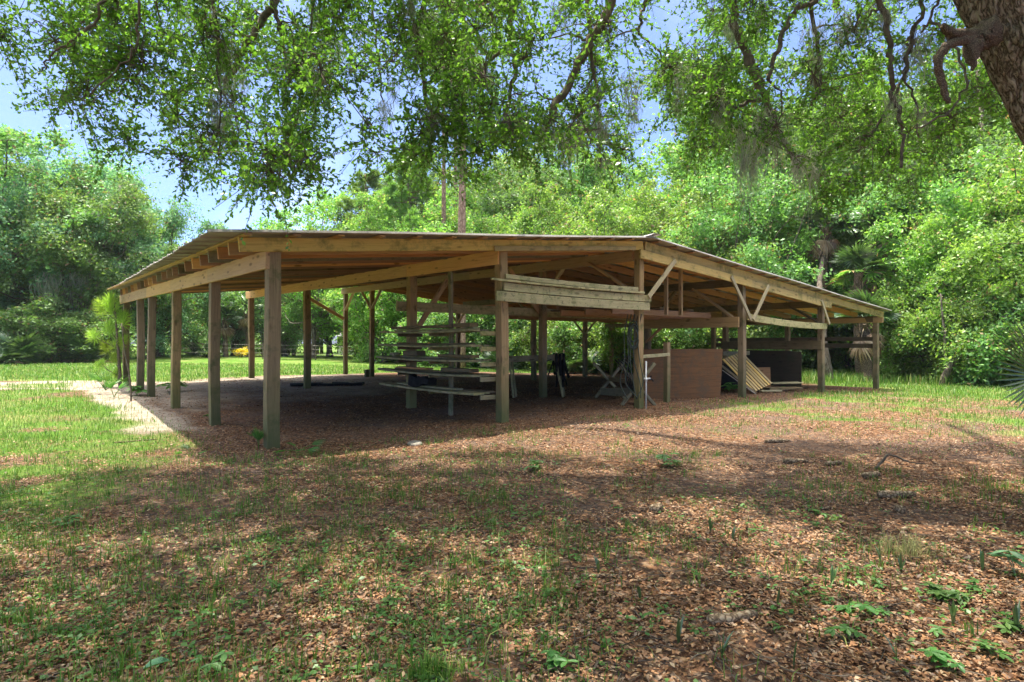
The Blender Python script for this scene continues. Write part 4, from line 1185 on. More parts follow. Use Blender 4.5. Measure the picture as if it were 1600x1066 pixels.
for i, (px, py, sc, rx, ry) in enumerate(((176, 470, .95, 0, 0), (158, 474, .8, .1, -.6), (190, 492, .85, .3, .6), (172, 506, .8, .5, -.2), (152, 518, .7, .2, -1.0), (186, 528, .75, -.4, .6), (164, 536, .65, .3, -.6), (180, 553, .6, .4, .3), (160, 562, .5, .2, -.8), (184, 578, .5, -.3, .4), (172, 596, .4, .2, -.2))):
    p = at(px - 2, y, py=py) - Vector((x, y, gzf(x, y))) + Vector((0, random.uniform(-.15, .15), -.12))
    obj('needle_tuft', TF[i % 3], pn, p, (rx, ry, i * 1.3), (sc * 1.0,) * 3)
    u_ = min(1, max(0, p.z / top - .14)); s_ = Vector((-.22 * u_ ** 1.3, .05 * u_, top * u_))
    br.tube([s_, s_.lerp(p, .6) - Vector((0, 0, .03)), p + Vector((0, 0, .05))], [.014, .010, .006], 5)
obj('branches', br.mesh('branches', M['bark_twig'], True), pn)
# leaning bare sapling next to it
x, y = gpx(205, 627); tp_ = at(190, y, py=505)
mb = MB(); d = tp_ - Vector((x, y, gzf(x, y)))
mb.tube(smooth_path([(0, 0, -.05), (d.x * .3 + .02, .02, d.z * .3), (d.x * .7, .0, d.z * .65), (d.x, 0, d.z)], 5, .004), np.linspace(.022, .010, 16), 7)
o = obj('bare_sapling', mb.mesh('bare_sapling', M['bark_twig'], True), None, (x, y, gzf(x, y))); tag(o, 'thin dark bare sapling leaning against the young pine', 'sapling')
# ------------------------------------------------------------------ trees around the clearing
def make_tree(seed, H, R, zlow, nclump, nleaf, leaf, mat, cr=(.6, 1.3), trunk_r=.25, flat=.62, top_bias=0.0, open_=1.0, bark='bark_far', lean=.3, limbs=14):
    """returns crown mesh and trunk mesh, both rooted at the tree's foot"""
    r = np.random.default_rng(seed)
    zc = (H + zlow) / 2; rz = (H - zlow) / 2
    d = rsphere(nclump, r); u = r.random(nclump) ** (1 / 2.6)
    ph = r.uniform(0, 6.28, 6)
    lob = 1 + .22 * np.sin(3 * np.arctan2(d[:, 1], d[:, 0]) + ph[0]) + .18 * np.sin(4 * d[:, 2] * 2 + ph[1] + 2 * np.arctan2(d[:, 1], d[:, 0]))
    C = d * u[:, None] * lob[:, None] * np.array([R, R, rz]) + np.array([0, 0, zc])
    C[:, 2] = np.clip(C[:, 2], zlow * .8 + .3, H)
    rad = r.uniform(cr[0], cr[1], nclump) * open_
    S = 16                                   # leafy sprays in every clump
    sd = rsphere(nclump * S, r) * np.array([1, 1, flat]); sd[:, 2] += r.normal(-.05, .15, nclump * S)
    sl = r.uniform(.55, 1.25, nclump * S) * np.repeat(rad, S); s0 = rsphere(nclump * S, r) * (np.repeat(rad, S) * .35)[:, None]
    w = np.repeat(rad ** 2, S) * r.uniform(.4, 1.6, nclump * S); si = r.choice(nclump * S, nleaf, p=w / w.sum()); ci = si // S
    lu = r.random(nleaf) ** .8
    off = s0[si] + sd[si] * (lu * sl[si])[:, None] - np.array([0, 0, .22]) * (lu ** 2 * sl[si])[:, None]
    c = C[ci] + off + r.normal(0, 1, (nleaf, 3)) * (.05 + .15 * lu * sl[si])[:, None]
    out = unit(off + 1e-6)
    nr = unit(out * .45 + np.array([0, 0, .55]) + r.normal(0, .7, (nleaf, 3)))
    a = unit(np.cross(nr, r.normal(size=(nleaf, 3)))) + np.array([0, 0, -.25])
    l = leaf * r.uniform(.6, 1.35, nleaf)
    v, f = leaves_np(c, a, nr, l, l * r.uniform(.45, .65, nleaf), .15)
    crown = mesh_np('crown', v, f, M[mat])
    mb = MB()
    lx, ly = r.normal(0, lean, 2)
    hz = zlow + (H - zlow) * .62
    tp = smooth_path([(0, 0, -.25), (lx * .15, ly * .15, hz * .25), (lx * .6, ly * .5, hz * .6), (lx, ly, hz)], 5, .015)
    rr = np.linspace(trunk_r, trunk_r * .3, len(tp)); rr[0] *= 1.5; rr[1] *= 1.15
    mb.tube(tp, rr, 10)
    order = r.choice(nclump, min(nclump, max(limbs, int(.6 * nclump))), replace=False)
    for oi_, k in enumerate(order):
        e = Vector(C[k]); i = int(np.clip((.25 + .6 * r.random()) * len(tp), 2, len(tp) - 2))
        while tp[i].z > e.z - .1 and i > 2: i -= 1
        s = tp[i]; m_ = (s + e) / 2 + Vector((r.normal(0, .25), r.normal(0, .25), -.12 * (e - s).length + r.normal(0, .2)))
        q_ = smooth_path([s, m_, e], 5, .03)
        mb.tube(q_, np.linspace(rr[i] * (.5 if oi_ < limbs else .22), .016, len(q_)), 6 if oi_ < limbs else 4)
    for k in order:
        e = Vector(C[k])
        for j in range(3):
            dd = Vector(sd[k * S + j]) * float(sl[k * S + j]) * 1.05
            mb.tube([e, e + dd * .35 + Vector(r.normal(0, .05, 3)), e + dd], [.016, .012, .006], 4, cap=False)
    trunk = mesh_np('trunk', np.vstack(mb.v), mb.f, M[bark], True)
    return crown, trunk

def moss_mesh(n, L, R, seed, w=.02):
    r = np.random.default_rng(seed)
    V = []; F_ = []; k = 0
    for i in range(n):
        a_ = r.uniform(0, 6.28); q_ = R * math.sqrt(r.random()); x0, y0 = q_ * math.cos(a_), q_ * math.sin(a_)
        l = L * r.uniform(.25, 1.0) ** 1.3 * (1 - .6 * q_ / R); seg = 6; b = r.uniform(0, 6.28)
        dx, dy = math.cos(b) * w * .5, math.sin(b) * w * .5
        x, y = x0, y0; top = r.uniform(-.22, .12) * L
        for s in range(seg + 1):
            u = s / seg; ww = 1 - .8 * u
            x += r.normal(0, .020 + .05 * R); y += r.normal(0, .020 + .05 * R)
            x = x * (1 - .10 * u) ; y = y * (1 - .10 * u)
            V += [(x - dx * ww, y - dy * ww, top - l * u), (x + dx * ww, y + dy * ww, top - l * u)]
            if s < seg: F_.append([k + 2 * s, k + 2 * s + 1, k + 2 * s + 3, k + 2 * s + 2])
        k += 2 * (seg + 1)
    return mesh_np('spanish_moss', np.array(V), np.array(F_), M['moss'])
MOSS = [moss_mesh(95, .9, .12, 1, .008), moss_mesh(60, .65, .07, 2, .008), moss_mesh(150, 1.2, .20, 3, .008)]
MOSS_FAR = [moss_mesh(160, 2.3, .6, 5, .05), moss_mesh(120, 1.6, .4, 6, .05)]

KIND = {
    'broad': make_tree(21, 11.0, 5.2, 1.4, 120, 80000, .17, 'leaf_far', (.6, 1.5), .34, limbs=24),
    'tall': make_tree(22, 13.0, 4.0, 2.2, 110, 66000, .165, 'leaf_far', (.6, 1.35), .26, limbs=24),
    'blue': make_tree(23, 12.0, 5.0, 1.0, 130, 84000, .17, 'leaf_blue', (.6, 1.5), .36, limbs=24),
    'lime': make_tree(24, 9.0, 3.8, .6, 105, 60000, .14, 'leaf_lime', (.5, 1.2), .20, limbs=22),
    'sparse': make_tree(25, 11.0, 3.6, 3.0, 60, 18000, .17, 'leaf_lime', (.4, 1.0), .17, limbs=36),
    'edge': make_tree(26, 7.5, 3.0, .2, 110, 60000, .12, 'leaf_lime', (.45, 1.05), .13, limbs=26),
    'edge_dark': make_tree(27, 8.0, 3.2, .3, 110, 60000, .125, 'leaf_far', (.45, 1.1), .15, limbs=26),
    'bush': make_tree(28, 3.2, 1.9, .0, 60, 24000, .10, 'leaf_lime', (.3, .7), .05, limbs=20, lean=.1),
    'bush_dark': make_tree(29, 3.0, 2.0, .0, 60, 24000, .11, 'leaf_far', (.3, .75), .05, limbs=20, lean=.1),
}
HT = dict(broad=11.6, tall=13.5, blue=12.6, lime=9.4, sparse=11.2, edge=7.8, edge_dark=8.3, bush=3.4, bush_dark=3.2)
used = set()
def tree(kind, px, Y, top, lab, name='oak_tree', cat_='tree', rz=None, wide=1.0, moss=0, group=None):
    p = at(px, Y); g = gzf(p.x, Y)
    H = 1.4 + (CY - top) / F * Y - g
    s = H / HT[kind]
    i = random.randrange(99)
    root = thing(name, lab, cat_, (p.x, Y, g), random.uniform(0, 6.28) if rz is None else rz, group, (s * wide, s * wide, s))
    cr, tr = KIND[kind]
    obj('trunk', tr, root); obj('crown', cr, root)
    if moss:
        r = np.random.default_rng(int(px) + 7)
        for k in range(moss):
            a_ = r.uniform(0, 6.28); q_ = r.uniform(.3, .95) * 3.4
            obj('spanish_moss', MOSS_FAR[k % 2], root, (q_ * math.cos(a_), q_ * math.sin(a_), r.uniform(.28, .55) * HT[kind]), (0, 0, a_), (1 / (wide), 1 / wide, 1))
    return root
# left edge of the field
tree('broad', 22, 43, 172, 'tallest dense oak at the far left edge', wide=1.15, moss=3)
tree('broad', 118, 40, 232, 'broad oak with pale leaf clumps right of the tallest left oak', moss=3)
tree('blue', -70, 36, 190, 'dark oak cut by the left edge of the picture')
tree('blue', 196, 44, 282, 'rounded oak forming the right shoulder of the left tree mass', moss=4)
tree('broad', 250, 51, 338, 'lower oak sloping down to the roof corner on the left', moss=2)
tree('bush_dark', 95, 36, 470, 'low dense oak scrub under the left oaks', 'scrub_oak', 'shrub', wide=1.5)
tree('bush_dark', 10, 38, 485, 'dark scrub under the tallest left oak at the picture edge', 'scrub_oak', 'shrub', wide=1.2)
tree('blue', 70, 46, 215, 'tall oak behind and between the two tallest left oaks')
tree('blue', 165, 47, 255, 'oak filling the middle of the left tree mass')
# beyond the field, seen under and over the roof
tree('broad', 305, 60, 385, 'far oak seen over the left roof corner behind the field', moss=3)
tree('blue', 365, 58, 405, 'far mossy oak behind the yellow flowering bush', moss=6)
tree('sparse', 415, 66, 345, 'thin far tree showing over the roof left of the feathery pine')
tree('broad', 445, 60, 400, 'far mossy oak seen between the second row posts', moss=9)
tree('sparse', 490, 52, 288, 'slender open crowned tree rising over the middle of the left roof')
tree('broad', 515, 58, 385, 'far oak with long hanging moss left of the white building', moss=10)
tree('edge', 612, 47, 415, 'round light green tree right of the white building', 'young_tree')
tree('lime', 655, 46, 330, 'light green tree behind the left slope near the pine trunks', 'young_tree')
tree('blue', 640, 60, 380, 'dark far oak behind the timber rack', moss=5)
# woods behind the ridge and the right slope
tree('lime', 735, 40, 325, 'bright green tree right of the thick pine trunk over the roof', 'young_tree')
tree('edge', 800, 37, 318, 'bright leafy tree over the roof between pine and ridge', 'young_tree')
tree('lime', 870, 38, 285, 'tall light tree just left of the ridge', 'young_tree')
tree('tall', 905, 47, 190, 'tall dark tree high behind the ridge, left of the sky gap')
tree('edge', 945, 36, 292, 'light green bushy tree directly behind the ridge post', 'young_tree')
tree('lime', 1035, 36, 270, 'light green tree right of the ridge end with the sky gap above', 'young_tree')
tree('edge', 1095, 32, 300, 'sunlit bushy tree over the upper right roof slope', 'young_tree')
tree('tall', 1135, 44, 140, 'tall tree behind the right slope below the large bare branch')
tree('edge_dark', 1165, 31, 255, 'mid green tree over the middle of the right slope', 'young_tree')
tree('broad', 1250, 37, 150, 'broad oak crown high behind the right slope')
tree('edge', 1238, 33, 300, 'light leafy tree left of the yellow cabbage palm', 'young_tree')
tree('tall', 1330, 33, 90, 'tall oak with dark trunk behind the yellow cabbage palm')
tree('edge_dark', 1425, 29, 255, 'mid green tree behind the barn right end', 'young_tree')
tree('lime', 1485, 27, 215, 'large light green tree right of the barn end', 'young_tree')
tree('broad', 1440, 40, 60, 'tall broad oak at the back of the right woods', moss=3)
tree('edge', 1545, 24.5, 270, 'bright bushy tree above the leaning trunk at the right', 'young_tree')
tree('tall', 1565, 33, 30, 'tall oak behind the near trunk at the right edge')
tree('edge', 1640, 23, 230, 'leafy tree cut by the right edge of the picture', 'young_tree')
tree('edge_dark', 1700, 28, 60, 'dark tall tree beyond the right edge behind the near trunk', 'young_tree')
tree('lime', 560, 57, 300, 'pale far tree just right of the slender open crowned tree', 'young_tree')
tree('tall', 655, 56, 215, 'tall far tree behind the thin pine trunk')
tree('lime', 760, 52, 240, 'tall pale tree in the gap right of the thick pine trunk', 'young_tree')
tree('tall', 845, 56, 195, 'tall far tree high over the roof left of the ridge')
tree('lime', 925, 50, 240, 'pale tall tree behind the bushy tree at the ridge', 'young_tree')
tree('lime', 1085, 42, 215, 'tall light tree right of the sky gap over the right slope', 'young_tree')
tree('broad', 1180, 46, 90, 'very tall broad oak behind the wood above the right slope')
tree('lime', 1340, 35, 250, 'light green tree over the roof beside the cabbage palms', 'young_tree')
tree('lime', 600, 44, 300, 'light green tree behind the roof middle below the feathery pines', 'young_tree')
tree('edge', 685, 42, 290, 'leafy tree filling the space around the pine trunks', 'young_tree')
tree('tall', 790, 48, 215, 'tall tree seen through the canopy right of the pine trunks')
tree('tall', 1000, 52, 262, 'far tall tree in the low part of the sky gap by the ridge')
# undergrowth, its foot on the grass
for i, (px, Y, top, kd, wd, lab) in enumerate((
    (690, 36, 470, 'bush_dark', 1.2, 'dark bush behind the timber rack upright'),
    (745, 38, 462, 'bush', 1.1, 'light bush seen behind the right end of the timber rack'),
    (800, 35, 470, 'bush_dark', 1.0, 'bush seen between second row post and sawhorse'),
    (872, 33, 458, 'bush', 1.1, 'sunlit bush behind the sawhorse straps'),
    (935, 32, 465, 'bush_dark', 1.0, 'dark green bush behind the saw buck'),
    (975, 30.5, 470, 'bush', .9, 'tan tangled bush just left of the ridge post foot'),
    (1060, 31, 480, 'bush', 1.1, 'bush seen over the plywood sheet'),
    (1130, 30, 470, 'bush', 1.0, 'bush glimpsed over the dark stall wall'),
    (1200, 31, 475, 'bush', 1.0, 'bright bush under the eave of the right slope'),
    (1262, 33, 500, 'bush', .8, 'low bush seen between the two right end posts'),
    (1325, 33, 495, 'bush', .8, 'low dark bush inside the right end bay'),
    (1400, 30, 465, 'bush', .9, 'bush touching the right end of the barn roof'),
    (1445, 24.5, 440, 'bush', .9, 'bright bush standing right of the barn end post'),
    (1500, 24, 455, 'bush', 1.0, 'yellow green bush left of the leaning grey trunk'),
    (1560, 23, 430, 'bush_dark', 1.0, 'shady bush behind the dark palmetto fan'),
    (1625, 21.5, 440, 'bush', 1.0, 'bush at the right edge above the dark palmetto fan'))):
    tree(kd, px, Y, top, lab, 'bush', 'bush', wide=wd)
# yellow flowering bush far across the field
p = at(378, 50); fl = thing('flowering_bush', 'bright yellow flowering bush across the field behind the left posts', 'bush', (p.x, 50, gzf(p.x, 50)))
fl.scale = (.72,) * 3
cr, _ = make_tree(61, 1.25, .75, .15, 22, 1500, .13, 'leaf_yel', (.2, .4), .04); obj('blossom', cr, fl)
_, tr = make_tree(62, 1.1, .5, .1, 8, 10, .1, 'leaf_yel', (.2, .3), .03); obj('stem', tr, fl)

# pines
def pine(px, Y, top, tr_px, lab, seed, low=.45, dense=60):
    r = np.random.default_rng(seed); p = at(px, Y); g = gzf(p.x, Y)
    H = 1.4 + (CY - top) / F * Y - g; root = thing('pine_tree', lab, 'pine', (p.x, Y, g))
    mb = MB(); R_ = tr_px / F * Y / 2
    tp = [(.1 * math.sin(u * 3 + seed), .1 * math.cos(u * 2), u * H - .2) for u in np.linspace(0, 1, 14)]
    mb.tube(tp, np.linspace(R_ * 1.15, R_ * .25, 14), 10)
    cs = []
    for k in range(dense):
        u = low + (1 - low) * r.random(); a_ = r.uniform(0, 6.28); l = (1.02 - u) * H * .42 * r.uniform(.5, 1.1) + .5
        s = Vector((.1, .1, u * H)); e = s + Vector((math.cos(a_) * l, math.sin(a_) * l, l * r.uniform(-.05, .35)))
        mb.tube([s, (s + e) / 2 - Vector((0, 0, .08 * l)), e], [.05, .035, .015], 5)
        for q_ in (1.0, .8, .62): cs.append(s.lerp(e, q_) + Vector(r.normal(0, .18, 3)))
    obj('trunk', mb.mesh('trunk', M['bark_pine'], True), root)
    cs = np.array([tuple(c) for c in cs]); n = 190 * len(cs)
    ci = np.repeat(np.arange(len(cs)), 190); d = unit(rsphere(n, r) + np.array([0, 0, .35]))
    L = r.uniform(.3, .5, n)
    v, f = leaves_np(cs[ci] + d * L[:, None] * .5, d, rsphere(n, r), L, .034)
    obj('needles', mesh_np('needles', v, f, M['leaf_pine_far']), root)
pine(722, 33, -60, 15, 'tall pine with thick pale trunk rising over the roof middle', 5, .72, 26)
pine(691, 39, -20, 9, 'thinner pine trunk left of the thick pale pine', 6, .72, 24)
pine(572, 50, 268, 7, 'feathery pine against the sky gap over the left roof', 7, .2, 80)
pine(640, 46, 235, 8, 'feathery light pine between the sky gap and the pine trunks', 8, .25, 90)
pine(714, 44, 60, 8, 'reddish pine trunk close behind the thick pale pine', 9, .75, 20)

# palms in the woods
def pxg(px, Y): p = at(px, Y); return p.x, Y
x, y = pxg(1345, 26.5); cabbage_palm(x, y, 4.6, .8, 'cabbage palm with yellowing fronds above the right roof end', 3, yellow=5)
x, y = pxg(1290, 29); cabbage_palm(x, y, 7.0, .85, 'dark trunked cabbage palm behind the yellowing one', 4)
x, y = pxg(1395, 28); cabbage_palm(x, y, 6.8, .9, 'cabbage palm with shaggy trunk right of the yellowing one', 6)
x, y = pxg(1352, 24.6); cabbage_palm(x, y, 2.5, .8, 'short cabbage palm skirted with dead fronds behind the right end post', 8)
x, y = pxg(1560, 27); cabbage_palm(x, y, 6.0, .8, 'cabbage palm deep in the right woods', 11)
x, y = pxg(385, 55); cabbage_palm(x, y, 4.2, .9, 'far cabbage palm across the field by the flowering bush', 13)
x, y = pxg(108, 36.5); cabbage_palm(x, y, 1.6, .7, 'stubby cabbage palm with dead fronds at the left field edge', 14)
x, y = pxg(352, 52); cabbage_palm(x, y, 3.2, .8, 'dark far cabbage palm left of the flowering bush', 15)
for i, (px, Y, sc, n, lab) in enumerate((
    (22, 33, 2.0, 18, 'large dark saw palmetto at the far left field edge'),
    (140, 36, 1.9, 16, 'dark palmetto clump under the rounded left oak'),
    (65, 37, 1.6, 12, 'middle palmetto between the two large left clumps'),
    (315, 48, 1.7, 14, 'far palmetto seen between the left posts'),
    (640, 44, 1.5, 12, 'far palmetto left of the timber rack'),
    (1395, 30, 1.1, 10, 'palmetto at the foot of the woods by the right end post'),
    (915, 30, 1.2, 12, 'dark palmetto in the bushes behind the barn'),
    (780, 33, 1.3, 12, 'palmetto behind the right post of the timber rack'))):
    p = at(px, Y); palmetto(p.x, Y, sc, n, lab, 300 + i, None, 4)

# bare trunks at the edge of the woods
def bare(name, lab, pts, r0, r1, mat='bark_far', cat_='tree', n=8, forks=()):
    p0 = Vector(pts[0]); mb = MB(); q_ = smooth_path([Vector(p) - p0 for p in pts], 5, .012)
    mb.tube(q_, np.linspace(r0, r1, len(q_)), n)
    for fk in forks:
        z = smooth_path([Vector(p) - p0 for p in fk], 4, .012); mb.tube(z, np.linspace(r0 * .55, r1 * .5, len(z)), 6)
    o = obj(name, mb.mesh(name, M[mat], True), None, p0); tag(o, lab, cat_); return o
def ap(px, py, Y): return at(px, Y, py=py)
bare('bare_tree', 'pale slanting trunk seen through the right end bay', [(at(1298, 25).x, 25, -.35), ap(1290, 560, 25), ap(1283, 500, 25.4), ap(1280, 450, 26.2), ap(1286, 400, 28.6)], .2, .09)
bare('bare_tree', 'dark leaning trunk at the right edge of the grass', [(at(1468, 22.5).x, 22.5, -.3), ap(1490, 565, 22.4), ap(1515, 545, 22.2), ap(1545, 520, 22), ap(1590, 480, 21.8), ap(1660, 440, 21.5)], .12, .06, forks=([ap(1515, 545, 22.2), ap(1530, 505, 22.3), ap(1560, 450, 22.5)], [ap(1480, 580, 22.5), ap(1476, 520, 22.5), ap(1470, 460, 22.6)]))
bare('bare_tree', 'thin leaning stem beside the dark leaning trunk', [(at(1485, 22.8).x, 22.8, -.3), ap(1500, 555, 22.8), ap(1525, 500, 22.8), ap(1540, 440, 22.9)], .06, .03)
bare('bare_tree', 'thin upright trunk rising right of the woods below the near oak', [(at(1538, 30).x, 30, -.3), ap(1537, 450, 30), ap(1536, 300, 30), ap(1533, 200, 30.5), ap(1528, 90, 32)], .22, .10)
bare('bare_tree', 'pale trunk glimpsed over the stall wall, left one', [(at(1122, 31).x, 31, -.2), ap(1123, 500, 31), ap(1119, 420, 33)], .17, .10)
bare('bare_tree', 'pale broad trunk glimpsed over the stall wall, right one', [(at(1147, 30.5).x, 30.5, -.2), ap(1147, 500, 30.5), ap(1144, 410, 33)], .30, .18)
# far woods that read as one mass
def mass(n, xs, ys, z0, z1, leaf, seed, top):
    r = np.random.default_rng(seed)
    nc = n // 260
    cx = r.uniform(*xs, nc); cy = r.uniform(*ys, nc); zt = top(cx); cz = z0 + (zt - z0) * r.random(nc) ** .8
    ci = np.repeat(np.arange(nc), 260); m_ = len(ci)
    off = rsphere(m_, r) * (r.random(m_) ** .5)[:, None] * np.array([1.9, 1.9, 1.3])
    c = np.stack([cx, cy, cz], -1)[ci] + off
    nr = unit(off * .6 + np.array([0, 0, .8]) + r.normal(0, .6, (m_, 3))); a_ = np.cross(nr, r.normal(size=(m_, 3)))
    l = leaf * r.uniform(.6, 1.3, m_)
    return leaves_np(c, a_, nr, l, l * .6, .15)
A_ = mass(78000, (-75, 10), (68, 84), 0, 9, .42, 1, lambda x: 8.5 + 2.0 * np.sin(x * .22) + 1.2 * np.sin(x * .61))
B_ = mass(90000, (2, 62), (42, 54), 0, 14, .34, 2, lambda x: np.where(x < 10, 8, 12) + 2.5 * np.sin(x * .35))
o = obj('distant_woods', mesh_np('distant_woods', *cat(A_, B_), M['leaf_far'])); o['kind'] = 'stuff'
mb = MB()
for k in range(70):
    x = random.uniform(-70, 55); y = random.uniform(62, 76) if x < 8 else random.uniform(38, 50)
    mb.tube([(x, y, -.5), (x + random.gauss(0, .3), y, 4), (x + random.gauss(0, .6), y, 9)], [.22, .17, .1], 6)
o = obj('distant_trunks', mb.mesh('distant_trunks', M['bark_far'], True)); o['kind'] = 'stuff'

# the damp summer air between here and the far trees
hz_me = mesh_np('haze', *(lambda q_: (q_[0] * 1.0 + np.array([0, 40, 14]), q_[1]))(box_data(190, 150, 36)))
hm, nt_ = newmat('haze_air'); pv = nd(nt_, 'ShaderNodeVolumePrincipled'); pv.inputs['Density'].default_value = .00025; pv.inputs['Color'].default_value = (.86, .93, 1, 1); pv.inputs['Anisotropy'].default_value = .2
ho = nd(nt_, 'ShaderNodeOutputMaterial'); lk(nt_, pv.outputs[0], ho.inputs['Volume'])
hz_me.materials.append(hm); hzo = obj('haze', hz_me); hzo['kind'] = 'stuff'

# wire fence across the field
fe = thing('wire_fence', 'low wire fence with thin wooden posts across the far field', 'fence', (0, 0, 0))
mb = MB()
prev = None
for k in range(15):
    x = -38 + 3.9 * k; y = 46.5 + .02 * x; g = gzf(x, y)
    v, f = tube_data([(x, y, g - .1), (x + random.gauss(0, .03), y, g + 1.15)], [.045, .04], 7)
    obj('fence_post', mesh_np('fence_post', v, f, M['bark_twig']), fe)
    if prev:
        for h in (.45, .8, 1.08):
            mb.tube([(prev[0], prev[1], prev[2] + h), ((prev[0] + x) / 2, (prev[1] + y) / 2, (prev[2] + g) / 2 + h - .03), (x, y, g + h)], .006, 4)
    prev = (x, y, g)
obj('wire', mb.mesh('wire', M['tin']), fe)
# white building glimpsed far behind
p = at(556, 68)
wb = thing('white_building', 'small white building glimpsed through the far trees across the field', 'building', (p.x, 68, gzf(p.x, 68)))
v, f = box_data(3.0, 3.0, 2.0); obj('wall', mesh_np('wall', v + np.array([0, 0, 1.0]), f, M['whitewall']), wb)
mb = MB(); mb.add([(-1.7, -1.7, 2.0), (1.7, -1.7, 2.0), (1.7, 1.7, 2.0), (-1.7, 1.7, 2.0), (-1.7, 0, 2.7), (1.7, 0, 2.7)], [[0, 1, 5, 4], [2, 3, 4, 5], [0, 4, 3], [1, 2, 5], [0, 3, 2, 1]])
obj('roof', mb.mesh('roof', M['roofgrey']), wb)
v, f = box_data(.8, .04, .7); obj('window', mesh_np('window', v + np.array([-.6, -1.51, 1.2]), f, M['black']), wb)

# ------------------------------------------------------------------ the live oak over the camera
lo_base = Vector((5.55, 5.0, gzf(5.55, 5)))
oak = thing('live_oak', 'huge live oak with leaning bark trunk at the right edge and moss hung limbs overhead', 'tree', lo_base)
def rel(p): return Vector(p) - lo_base
# trunk with furrowed surface
tp = smooth_path([rel((5.62, 5.05, -.3)), rel((5.52, 5.0, .6)), rel((5.16, 5.0, 1.9)), rel((4.70, 5.0, 3.1)), rel((4.22, 5.02, 4.15)), rel((3.8, 5.1, 5.1)), rel((3.45, 5.25, 5.9))], 14)
rr = np.interp(np.linspace(0, 1, len(tp)), [0, .12, .4, .8, 1], [.66, .45, .37, .355, .33])
v, f = tube_data(tp, rr, 96)
c3 = np.array([tuple(p) for p in tp])[np.repeat(np.arange(len(tp)), 96)]
dn = unit(v - c3); th = np.tile(np.arange(96) / 96 * 6.283, len(tp)); zz = np.repeat(np.linspace(0, 6.3, len(tp)), 96)
bump_ = .030 * np.abs(np.sin(th * 11 + 1.6 * np.sin(zz * 2.1) + 2 * np.sin(th * 3 + zz))) + .016 * np.abs(np.sin(th * 19 + zz * 3.2 + 2 * np.sin(zz * 5 + th * 2))) + .05 * np.sin(th * 2 + zz * .7)
v = v + dn * (bump_[:, None] + rng.normal(0, .004, len(v))[:, None])
obj('trunk', mesh_np('trunk', v, f, M['bark'], True), oak)
# broken stub and the hooked dead limb
mb = MB()
def rough_tube(pts, rad, n, k, amp):
    q_ = smooth_path(pts, k, .004); rr_ = np.interp(np.linspace(0, 1, len(q_)), np.linspace(0, 1, len(rad)), rad)
    v, f = tube_data(q_, rr_, n)
    cen = np.array([tuple(p) for p in q_])[np.repeat(np.arange(len(q_)), n)]
    th = np.tile(np.arange(n) / n * 6.283, len(q_)); ii = np.repeat(np.arange(len(q_)), n)
    return cen + (v - cen) * (1 + amp * np.sin(th * 5 + ii * .7) * np.sin(th * 2 + ii * .31) + rng.normal(0, amp * .35, len(v)))[:, None], f
mb.add(*rough_tube([rel(ap(1545, 52, 4.86)), rel(ap(1526, 62, 4.78)), rel(ap(1519, 82, 4.74)), rel(ap(1521, 110, 4.72))], (.11, .085, .055, .008), 20, 9, .22))
mb.add(*rough_tube([rel(ap(1528, 56, 4.78)), rel(ap(1492, 53, 4.7)), rel(ap(1473, 42, 4.66))], (.05, .040, .022), 14, 9, .2))
obj('broken_stub', mb.mesh('broken_stub', M['bark_dark'], True), oak)
mb = MB(); mb.add(*rough_tube([rel(ap(1522, 62, 4.75)), rel(ap(1486, 68, 4.68)), rel(ap(1466, 90, 4.66)), rel(ap(1470, 125, 4.66)), rel(ap(1482, 162, 4.66))], (.036, .032, .030, .027, .019), 12, 9, .14))
obj('dead_limb', mb.mesh('dead_limb', M['bark_dark'], True), oak)

NODES = []   # (point, radius) of everything woody the twigs may spring from
def limb(pts, r0, r1, name='limb', n=10, mat='bark', jit=.02, seg=7):
    q_ = smooth_path([Vector(p) for p in pts], seg, jit)
    rad = np.linspace(r0, r1, len(q_))
    mb = MB(); mb.tube([rel(p) for p in q_], rad * rng.uniform(.9, 1.1, len(q_)), n)
    obj(name, mb.mesh(name, M[mat], True), oak)
    for p, r in zip(q_, rad): NODES.append((np.array(p), r))
    return q_
top = (3.45, 5.25, 5.85)
L1 = limb([top, (2.2, 6.2, 6.9), (.4, 7.2, 7.4), (-1.6, 7.7, 7.35), (-3.6, 7.6, 6.8), (-5.4, 7.2, 6.0)], .26, .06)
L2 = limb([top, (3.2, 7.0, 7.2), (2.2, 9.0, 7.8), (.8, 10.6, 7.9), (-.8, 11.2, 7.4)], .24, .06)
L3 = limb([top, (4.2, 7.2, 7.4), (5.2, 9.5, 8.0), (6.0, 11.5, 7.6)], .22, .06)
L4 = limb([top, (2.2, 3.8, 7.0), (.2, 2.6, 7.6), (-2.2, 2.2, 7.4), (-4.2, 2.8, 6.8)], .22, .06)
L5 = limb([top, (3.0, 2.6, 7.4), (2.6, -.5, 8.2), (1.8, -3.5, 8.2)], .22, .06)
L6 = limb([top, (3.3, 5.4, 7.6), (3.0, 5.8, 9.4), (2.4, 6.2, 10.8)], .24, .05)
L7 = limb([top, (5.2, 4.6, 7.2), (7.2, 3.6, 7.6), (9.0, 2.6, 7.4)], .2, .05)
L8 = limb([(-1.6, 7.7, 7.35), (-2.6, 6.2, 7.6), (-4.2, 4.8, 7.3), (-5.6, 4.6, 6.5)], .1, .04)
def near(p, zmin=0):
    P = np.array([n_[0] for n_ in NODES]); d = np.linalg.norm(P - np.array(p), axis=1)
    return int(np.argmin(d))
